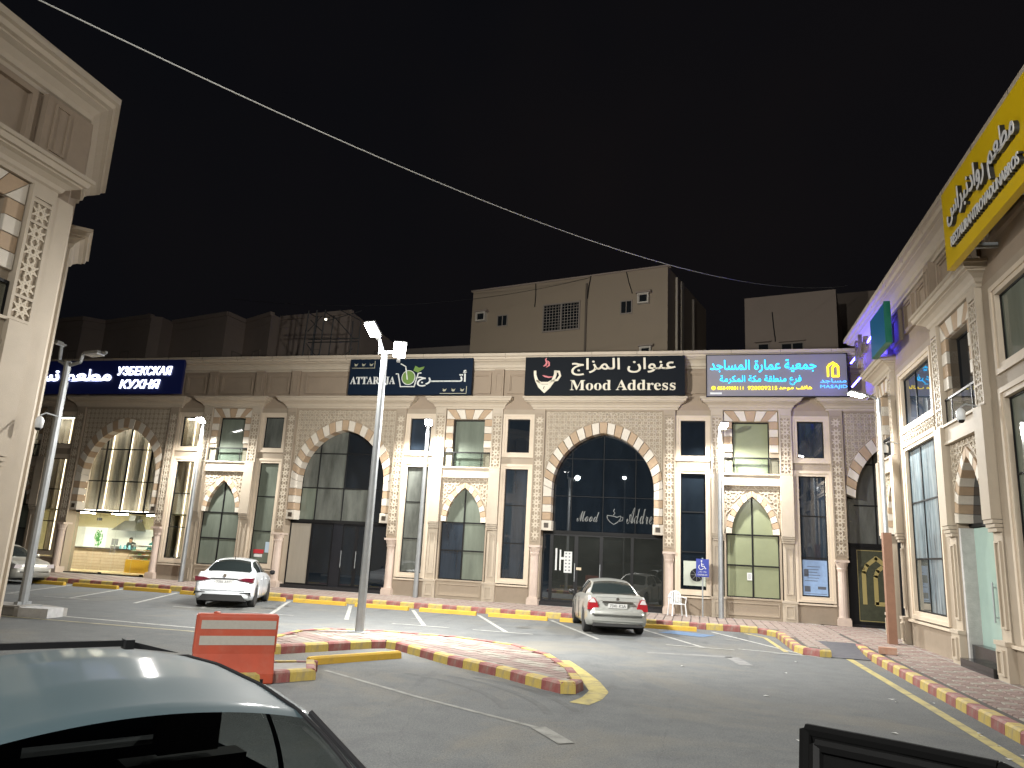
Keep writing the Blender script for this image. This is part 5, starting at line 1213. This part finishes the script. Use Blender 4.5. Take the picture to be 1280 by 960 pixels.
mb = ribbon([(-3.45,3.72),(-3.44,3.6),(-3.32,3.46),(-3.18,3.38),(-3.04,3.46),(-2.92,3.6),(-2.91,3.72),(-3.05,3.66),(-3.2,3.7),(-3.45,3.72)], .03, -.006, 0); m2 = ribbon([(-3.2,3.74),(-3.14,3.82),(-3.2,3.9),(-3.15,3.98)], .03, -.006, 0); mb.add(m2.v, m2.f); m2 = ribbon([(-2.92,3.68),(-2.82,3.66),(-2.84,3.54),(-3.0,3.5)], .025, -.006, 0); mb.add(m2.v, m2.f); ob('cup_drawing', mb, grl, t)
t = thing('window_sticker', 'red and white sticker low in the tall window beside the white sedan', 'sticker', (-18.75, yN, 1.35)); ob('red_band', MB().box(0,.5,-.006,0,.15,.32), mat('red_sticker', (.45,.03,.04), .5), t); ob('white_band', MB().box(.05,.45,-.006,0,0,.12), paper, t); ob('blue_patch', MB().box(.55,.85,-.006,0,.2,.65), mat('pale_blue_sticker', (.4,.5,.6), .5), t)
# outdoor unit seen in the window beside the chair
ac = thing('air_conditioner', 'white outdoor air conditioner unit with round black fan in the window by the chair', 'air conditioner', (-.5, D+.02, 1.2))
ob('case', MB().box(.02,.84,.02,.07,.02,.92), mat('ac_case', (.42,.45,.38), .5), ac)
ob('fan', MB().lathe([(.24,0),(.24,.02)], 0, 0, 24), black, ac, loc=(.5,.018,.42)).rotation_euler = (PI/2,0,0)
ob('fan_guard', (lambda m: (m.lathe([(.05,0),(.05,.01)],0,0,12), [m.bar((.05*math.cos(a*PI/4),.05*math.sin(a*PI/4),.005),(.23*math.cos(a*PI/4),.23*math.sin(a*PI/4),.005),.008,4) for a in range(8)], m)[2])(MB()), polemat, ac, loc=(.5,.0,.42)).rotation_euler = (PI/2,0,0)
# cameras
def cctv(lab, loc, rz):
    t = thing('security_camera', lab, 'security camera', loc, rz); ob('bracket', MB().tube([(0,.35,.1),(0,.1,.16),(0,0,.1)],.018,6), galv, t)
    ob('housing', MB().lathe([(.03,-.2),(.075,-.17),(.085,-.08),(.085,.0),(.06,.05),(.02,.08)], 0, 0, 14), whitem, t, smooth=True); ob('dome', MB().lathe([(.01,-.24),(.05,-.225),(.068,-.17)], 0, 0, 12), black, t, smooth=True); return t
cctv('white dome security camera on a bent bracket on the left building corner', (-10.98, 10.45, 3.85), R(-60)).scale = (.8,.8,.8)
cctv('white security camera on the right wing beside the big window', (5.35, 23.6, 5.62), R(90)*-1)
cctv('white security camera on the narrow pier over the right wing doorway', (5.3, 16.9, 5.35), R(-90))

# ---------------- cars: local frame +y = front, x = right
def interp(tab, t):
    if t <= tab[0][0]: return tab[0][1]
    for (a, va), (b, vb) in zip(tab, tab[1:]):
        if t <= b: f = (t-a)/(b-a); f = f*f*(3-2*f)*.35 + f*.65; return va+(vb-va)*f
    return tab[-1][1]
def make_car(name, lab, loc, rz, paint, C, gl=None, cat='car', fine=1):
    t = thing(name, lab, cat, loc, rz)
    L_ = C['L']/2; gl = gl or carglass
    ys = []; y = -L_
    while y < L_+.001: ys.append(y); y += .04/fine if (y < -L_+.3 or abs(y+C['wb']) < .45 or abs(y-C['wf']) < .45 or y > L_-.3) else .06/fine
    ROW = []
    K = 17 + 6*(fine-1)
    Rw = .345
    for y in ys:
        w_ = interp(C['w'], y); zs = interp(C['belt'], y); zr = max(interp(C['roof'], y), zs+.02); zb = interp(C['bot'], y)
        wr = C['wr']; h = zr-zs; k = min(1, h/.12)
        row = [(0, zb), (w_-.14, zb), (w_-.04, zb+.03), (w_-.005, zb+.16), (w_+.0, (zb+zs)/2+.05), (w_-.015, zs-.14), (w_-.035, zs-.055), (w_-.075, zs)]
        wg = w_-.085; frac = min(1, h/.45); wt = wg-(wg-wr)*frac
        nS = 6*fine; nR = 7*fine
        # side of the glasshouse, a rounded shoulder, then the crowned roof
        cr_ = C.get('crown', .035)*k
        side = []
        for i in range(1, nS+1):
            f = i/nS; side.append((wg+(wt-wg)*f**1.15 + .02*math.sin(PI*f)*k, zs+(h-.045*k-cr_)*f))
        for i in range(1, 4):
            a = i/4*PI/2; side.append((wt-.10*k*(1-math.cos(a))*1.0 - (1-k)*wt*.08*i, zr-cr_-.045*k+.045*k*math.sin(a)))
        xr = side[-1][0]; z0_ = side[-1][1]
        for i in range(1, nR+1):
            f = i/nR; side.append((xr*(1-f), z0_+(zr-z0_)*(1-(1-f)**2)))
        row += side
        for c in (-C['wb'], C['wf']):
            d = abs(y-c)
            if d < Rw+.03:
                za = .31+math.sqrt((Rw+.03)**2-d*d)
                row = [row[0]] + [(x, max(z, za)) if 0 < j < 6 else (x, z) for j, (x, z) in enumerate(row) if j > 0]
        ROW.append(row)
    nr = len(ROW[0]); V_ = []; F = {'body': [], 'glass': [], 'back': [], 'front': []}
    for y, row in zip(ys, ROW):
        for s in (1, -1):
            for x, z in row: V_.append((s*x, y + (C.get('tuck',0)*0), z))
    nS = 6*fine; g0 = 8; g1 = 7+nS; rt0 = 8+nS+2
    for i in range(len(ys)-1):
        ym = (ys[i]+ys[i+1])/2; zr = interp(C['roof'], ym); zs = interp(C['belt'], ym)
        for s in (0, 1):
            for j in range(nr-1):
                a = i*2*nr+s*nr+j; b = a+2*nr
                q = (a, a+1, b+1, b) if s == 1 else (a, b, b+1, a+1)
                kind = 'body'
                if g0 <= j < g1 and C['sg'][0] < ym < C['sg'][1] and not any(p-.03 < ym < p+.03 for p in C['pil']) and zr-zs > .16: kind = 'glass'
                if j >= rt0:
                    if C['rg'][0] < ym < C['rg'][1]: kind = 'back'
                    if C['fg'][0] < ym < C['fg'][1]: kind = 'front'
                F[kind].append(q)
    # end caps
    for e_, i in ((0, 0), (1, len(ys)-1)):
        for j in range(nr-1):
            a = i*2*nr+j; b = a+nr; F['body'].append((a, a+1, b+1, b) if e_ == 0 else (a, b, b+1, a+1))
    def mk(nm, faces, m, parent):
        used = sorted({k for f in faces for k in f}); mp = {k: i for i, k in enumerate(used)}
        mb = MB(); mb.v = [V_[k] for k in used]; mb.f = [tuple(mp[k] for k in f) for f in faces]; mb.m = [0]*len(mb.f)
        return ob(nm, mb, m, parent, smooth=True)
    mk('body', F['body'], paint, t)
    sgl = [f for f in F['glass']]
    for s in (0, 1):
        prev = [C['sg'][0]] + C['pil'] + [C['sg'][1]]
        for a, b in zip(prev, prev[1:]):
            fs = [f for f in sgl if (V_[f[0]][0] < 0) == (s == 1) and a-.02 < V_[f[0]][1] < b]
            if fs: mk('side_window', fs, gl, t)
    if F['back']: mk('rear_window', F['back'], gl, t)
    if F['front']: mk('windscreen', F['front'], gl, t)
    # wheels
    wx = C['w'][len(C['w'])//2][1]-.12
    for c in (-C['wb'], C['wf']):
        for s in (1, -1):
            wm = MB(); rm = MB()
            prof = [(.215,-.10),(.29,-.105),(.312,-.085),(.318,0),(.312,.085),(.29,.105),(.215,.10)]
            wm.lathe(prof, 0, 0, 28); wh = ob('wheel', wm, rubber, t, smooth=False, loc=(s*wx, c, .318)); wh.rotation_euler = (0, PI/2, 0)
            rm.lathe([(.215,-.095),(.215,.06),(.205,.085),(.19,.06),(.185,-.02),(.02,-.02)], 0, 0, 28)
            for k in range(7):
                a = 2*PI*k/7; rm.bar((.03*math.cos(a), .03*math.sin(a), .065), (.2*math.cos(a), .2*math.sin(a), .075), .022, 5)
            rm.lathe([(.05,.03),(.05,.08),(.02,.085)], 0, 0, 12)
            r_ = ob('rim', rm, rimm, wh); r_.rotation_euler = (0, 0 if s > 0 else PI, 0)
    # underbody and arch linings
    ob('underbody', MB().box(-.62,.62,-L_+.25,L_-.25,.17,.34).box(-.6,.6,-C['wb']-.36,-C['wb']+.36,.2,.62).box(-.6,.6,C['wf']-.36,C['wf']+.36,.2,.62), mat('black_underbody',(.008,.008,.008),.9), t)
    return t
def extras(t, C, items):
    for nm, mb, m in items: ob(nm, mb, m, t)
silver = mat('silver_car_paint', (.37,.375,.35), .32, metal=.35, coat=.6, noise=.05, nscale=2)
whitec = mat('white_car_paint', (.70,.73,.76), .25, coat=.7, noise=.03, nscale=2)
greyc = mat('dusty_grey_car_paint', (.36,.35,.31), .38, metal=.3, coat=.4, noise=.08, nscale=2)
tealc = mat('dark_teal_car_paint', (.036,.056,.064), .6, metal=.1, noise=.12, nscale=1.5, spec=.3)
b_ = tealc.node_tree.nodes['Principled BSDF']; b_.inputs['Coat Weight'].default_value = .22; b_.inputs['Coat Roughness'].default_value = .12
def sedan(L_=4.42, w_=.86, h=1.47, deck=1.03):
    a = L_/2
    return dict(L=L_, wb=1.30, wf=1.32, wr=.56, crown=.045,
      w=[(-a,.66),(-a+.05,.76),(-a+.16,.82),(-a+.5,w_-.01),(-.6,w_),(.4,w_),(a-.6,w_-.02),(a-.2,.78),(a-.05,.66),(a,.5)],
      belt=[(-a,.62),(-a+.02,.70),(-a+.10,.74),(-a+.13,.86),(-a+.17,deck-.03),(-a+.25,deck),(-1.4,deck-.01),(-.6,.96),(.7,.93),(1.0,.93),(1.7,.83),(a-.12,.72),(a-.03,.6),(a,.5)],
      roof=[(-a,.4),(-1.62,deck),(-1.55,deck+.03),(-.98,h-.10),(-.82,h-.045),(-.5,h-.01),(-.1,h),(.25,h-.03),(.42,h-.09),(1.12,.97),(1.2,.93),(a,.4)],
      bot=[(-a,.34),(-a+.1,.26),(-a+.4,.21),(0,.20),(a-.4,.2),(a-.1,.24),(a,.32)],
      sg=(-1.12,.86), pil=[-.32], rg=(-1.55,-.86), fg=(.45,1.10))
C1 = sedan(); a = 2.21
sc = make_car('parked_car', 'silver sedan with red tail lights parked nose to the dark coffee shop doors', (-2.66, 23.55, 0), R(15), silver, C1)
def lampshape(s, pts, y0, y1): mb = MB(); mb.prism([(s*x, z) for x, z in pts], y0, y1); return mb
for s in (1,-1):
    ob('tail_light', lampshape(s, [(.50,.66),(.83,.66),(.81,.84),(.74,.97),(.64,.97),(.56,.84)], -2.17, -1.98), redl, sc); ob('reverse_light', lampshape(s, [(.60,.85),(.79,.85),(.74,.955),(.66,.955)], -2.178, -2.171), clearl, sc)
ob('number_plate', MB().box(-.26,.26,-2.19,-2.10,.72,.84), plate, sc); letter('plate_lettering', '7341 KSA', (-.22,.22,.74,.82), mat('plate_ink',(.05,.05,.06),.5), sc, -2.193, .002)
ob('plate_garnish', MB().box(-.42,.42,-2.18,-2.05,.865,.895), chrome, sc)
ob('badge', MB().lathe([(.045,0),(.045,.01),(.03,.012)],0,0,16), chrome, sc, loc=(0,-2.13,.955)).rotation_euler = (PI/2,0,0)
ob('bumper', (lambda m: (m.box(-.70,.70,-2.225,-2.0,.38,.41), m.box(-.72,.72,-2.235,-2.05,.555,.575), m)[2])(MB()), silver, sc)
ob('lower_bumper', MB().box(-.68,.68,-2.2,-1.9,.24,.31), mat('dark_bumper', (.03,.03,.03), .7), sc)
ob('boot_gap', MB().frame(-.60,.60,.60,1.0,.006,-2.142,-2.135), black, sc)
for s in (1,-1): ob('mirror', MB().lathe([(.02,-.08),(.085,-.05),(.09,.03),(.05,.07)],s*.98,.72,12), mat('black_mirror',(.02,.02,.02),.3), sc, loc=(0,0,1.0), smooth=True)
for s in (1,-1): ob('door_handle', MB().box(s*.855,s*.875,-.62,-.44,.80,.83).box(s*.86,s*.88,.34,.50,.79,.82), silver, sc); ob('door_gap', MB().box(s*.855,s*.868,-.33,-.322,.32,.92).box(s*.855,s*.866,.62,.628,.32,.9), black, sc)
C2 = sedan(4.40, .87, 1.46, 1.02)
wc = make_car('parked_car', 'white sedan with slim dark red tail lights parked nose to the shops', (-14.70, 22.7, 0), R(23), whitec, C2)
for s in (1,-1):
    ob('tail_light', lampshape(s, [(.40,.84),(.55,.80),(.835,.76),(.85,.90),(.60,.89)], -2.15, -1.92), darkredl, wc)
    ob('bumper_vent', lampshape(s, [(.50,.46),(.80,.48),(.82,.36),(.78,.45),(.50,.44)], -2.215, -2.1), black, wc)
    ob('mirror', MB().lathe([(.02,-.08),(.085,-.05),(.09,.03),(.05,.07)],s*.99,.72,12), black, wc, loc=(0,0,1.0), smooth=True)
    ob('door_handle', MB().box(s*.865,s*.885,-.66,-.50,.80,.83).box(s*.87,s*.89,.30,.46,.79,.82), whitec, wc); ob('door_gap', MB().box(s*.865,s*.878,-.33,-.322,.32,.92).box(s*.865,s*.876,.62,.628,.32,.9), polemat, wc)
ob('light_bar', MB().box(-.40,.40,-2.145,-2.05,.855,.872), mat('dark_garnish',(.03,.03,.03),.3), wc); ob('number_plate', MB().box(-.26,.26,-2.16,-2.05,.70,.82), plate, wc)
letter('plate_lettering', '2086 ARD', (-.22,.22,.72,.80), MATS['plate_ink'], wc, -2.163, .002)
ob('badge', MB().lathe([(.05,0),(.05,.01)],0,0,16), chrome, wc, loc=(0,-2.10,.95)).rotation_euler = (PI/2,0,0)
ob('diffuser', MB().prism([(-.70,.22),(.70,.22),(.56,.40),(-.56,.40)], -2.232, -2.0), mat('dark_bumper2', (.015,.015,.015), .6), wc)
ob('boot_gap', MB().frame(-.56,.56,.60,.995,.006,-2.137,-2.13), polemat, wc); ob('aerial', MB().bar((0,-.75,1.40),(0,-.85,1.50),.012,6), black, wc)
gc = make_car('parked_car', 'dusty grey car half hidden behind the left building, front end showing', (-26.15, 24.3, 0), R(-100), greyc, sedan(4.3,.85,1.45,1.0))
for s in (1,-1):
    ob('headlight', lampshape(s, [(.45,.58),(.78,.60),(.74,.74),(.5,.7)], 1.95, 2.10), clearl, gc)
    ob('mirror', MB().lathe([(.02,-.08),(.085,-.05),(.09,.03),(.05,.07)],s*.97,.72,12), greyc, gc, loc=(0,0,1.0), smooth=True)
# foreground car: seen from behind and above, roof rails, see-through rear glass
C3 = dict(sedan(4.3,.84,1.455,1.02)); a = 2.15
C3.update(crown=.055, wr=.575, roof=[(-a,.4),(-1.50,1.03),(-1.42,1.08),(-.80,1.385),(-.70,1.415),(-.35,1.445),(.1,1.455),(.5,1.44),(.80,1.40),(.95,1.34),(1.35,1.02),(a,.4)], rg=(-1.42,-.755), fg=(.93,1.30), sg=(-1.0,1.05), pil=[-.1], crown_=0)
fc = make_car('foreground_car', 'dark teal car roof and rear window in the foreground, lower left', (0,0,0), 0, tealc, C3, gl=gcar, fine=2)
hd_ = math.atan2(.584, -.812)  # heading
cen = Vector((-1.67, 2.20, 0)); hv = Vector((math.cos(hd_), math.sin(hd_), 0))
fc.scale = (1.0,1,1.037); fc.location = cen + hv*.76 + Vector((.02,.03,0)); fc.rotation_euler = (0, 0, hd_-PI/2)
for s in (1,-1):
    pts = []
    for i in range(41):
        y = -1.40+2.45*i/40; zr = interp(C3['roof'], y); zs = interp(C3['belt'], y); wg = interp(C3['w'], y)-.085; h = zr-zs
        wt = wg-(wg-.575)*min(1, h/.45); k_ = min(1, h/.12); pts.append((s*(wt-.088*k_), y, zr-(.055-.004)*k_+.002))
    ob('roof_moulding', MB().tube(pts, .008, 6), black, fc)
ob('sunroof_deflector', MB().box(-.44,.24,.70,.73,1.42,1.447).box(.24,.28,.66,.74,1.41,1.452).add([(.28,.70,1.41),(.50,.66,1.385),(.28,.70,1.44)],[(0,1,2)]), black, fc)
ob('rear_shelf', MB().box(-.62,.62,-1.35,-.85,.98,1.0), mat('dark_trim',(.015,.015,.016),.9), fc)
for x in (-.36,.36):
    st_ = ob('seat_back', MB().box(x-.24,x+.24,-.05,.08,.45,1.08).box(x-.12,x+.12,-.03,.06,1.1,1.28), mat('seat_fabric', (.05,.045,.04), .9), fc)
ob('rear_bench', MB().box(-.6,.6,-.85,-.72,.45,1.03).box(-.6,.6,-.72,-.2,.3,.5), MATS['seat_fabric'], fc); ob('cabin_floor', MB().box(-.7,.7,-1.0,1.2,.28,.32).box(-.7,.7,.95,1.15,.32,.92), MATS['dark_trim'], fc)
for s in (1,-1): ob('rear_window_edge', MB().tube([(s*.50,-.79,1.365),(s*.58,-1.1,1.22),(s*.66,-1.42,1.05)], .012, 6), black, fc); ob('tail_light', lampshape(s, [(.5,.7),(.80,.7),(.78,.9),(.55,.9)], -2.1, -1.92), redl, fc)
# open window frame of the vehicle the picture was taken from
vd = thing('vehicle_door', 'black top corner of an open car door frame at the bottom right', 'car door')
blk = mat('black_door_rubber', (.003,.003,.003), .8, spec=.04); blg = mat('black_gloss_trim', (.004,.004,.004), .4, spec=.12)
K0 = Vector((.270,2.200,1.60)); 
def dpt(x, y, z): return (x, y, z)
a0, a1, a2_ = Vector((.170,1.372,1.75)), Vector((.292,1.305,1.75)), Vector((.398,1.238,1.75))
far_ = a2_ + (a2_-a1)*3.2 + Vector((0,0,-.12)); low = Vector((.135,1.20,1.45))
mb = MB(); mb.tube([tuple(low), tuple(a0), tuple(a1), tuple(a2_), tuple(far_)], .011, 8); ob('outer_frame', mb, blk, vd)
sh_ = Vector((.012,-.02,-.018)); mb = MB(); mb.tube([tuple(p+sh_) for p in (low, a0, a1, a2_, far_)], .012, 8); ob('inner_seal', mb, blg, vd)
mb = MB()
pl = [low, a0, a1, a2_, far_]; q = [p+Vector((.03,-.05,-.04)) for p in pl]
mb.add([tuple(p) for p in pl]+[tuple(p) for p in q], [(i, i+1, i+6, i+5) for i in range(4)]); ob('frame_face', mb, blk, vd)
mb = MB(); base = [p+Vector((.006,-.014,-.004)) for p in pl]; dn = [Vector((p.x, p.y, .9)) for p in base]
mb.add([tuple(p) for p in base]+[tuple(p) for p in dn], [(i, i+1, i+6, i+5) for i in range(4)]); ob('door_panel', mb, blk, vd)
mi = MB(); mi.lathe([(.01,-.06),(.07,-.05),(.10,0),(.085,.05),(.03,.075)], 0, 0, 24)
m_ = ob('mirror_housing', mi, blg, vd, smooth=True, loc=(.335,1.215,1.722)); m_.scale = (.9,.25,.22); m_.rotation_euler = (0,0,R(-28))
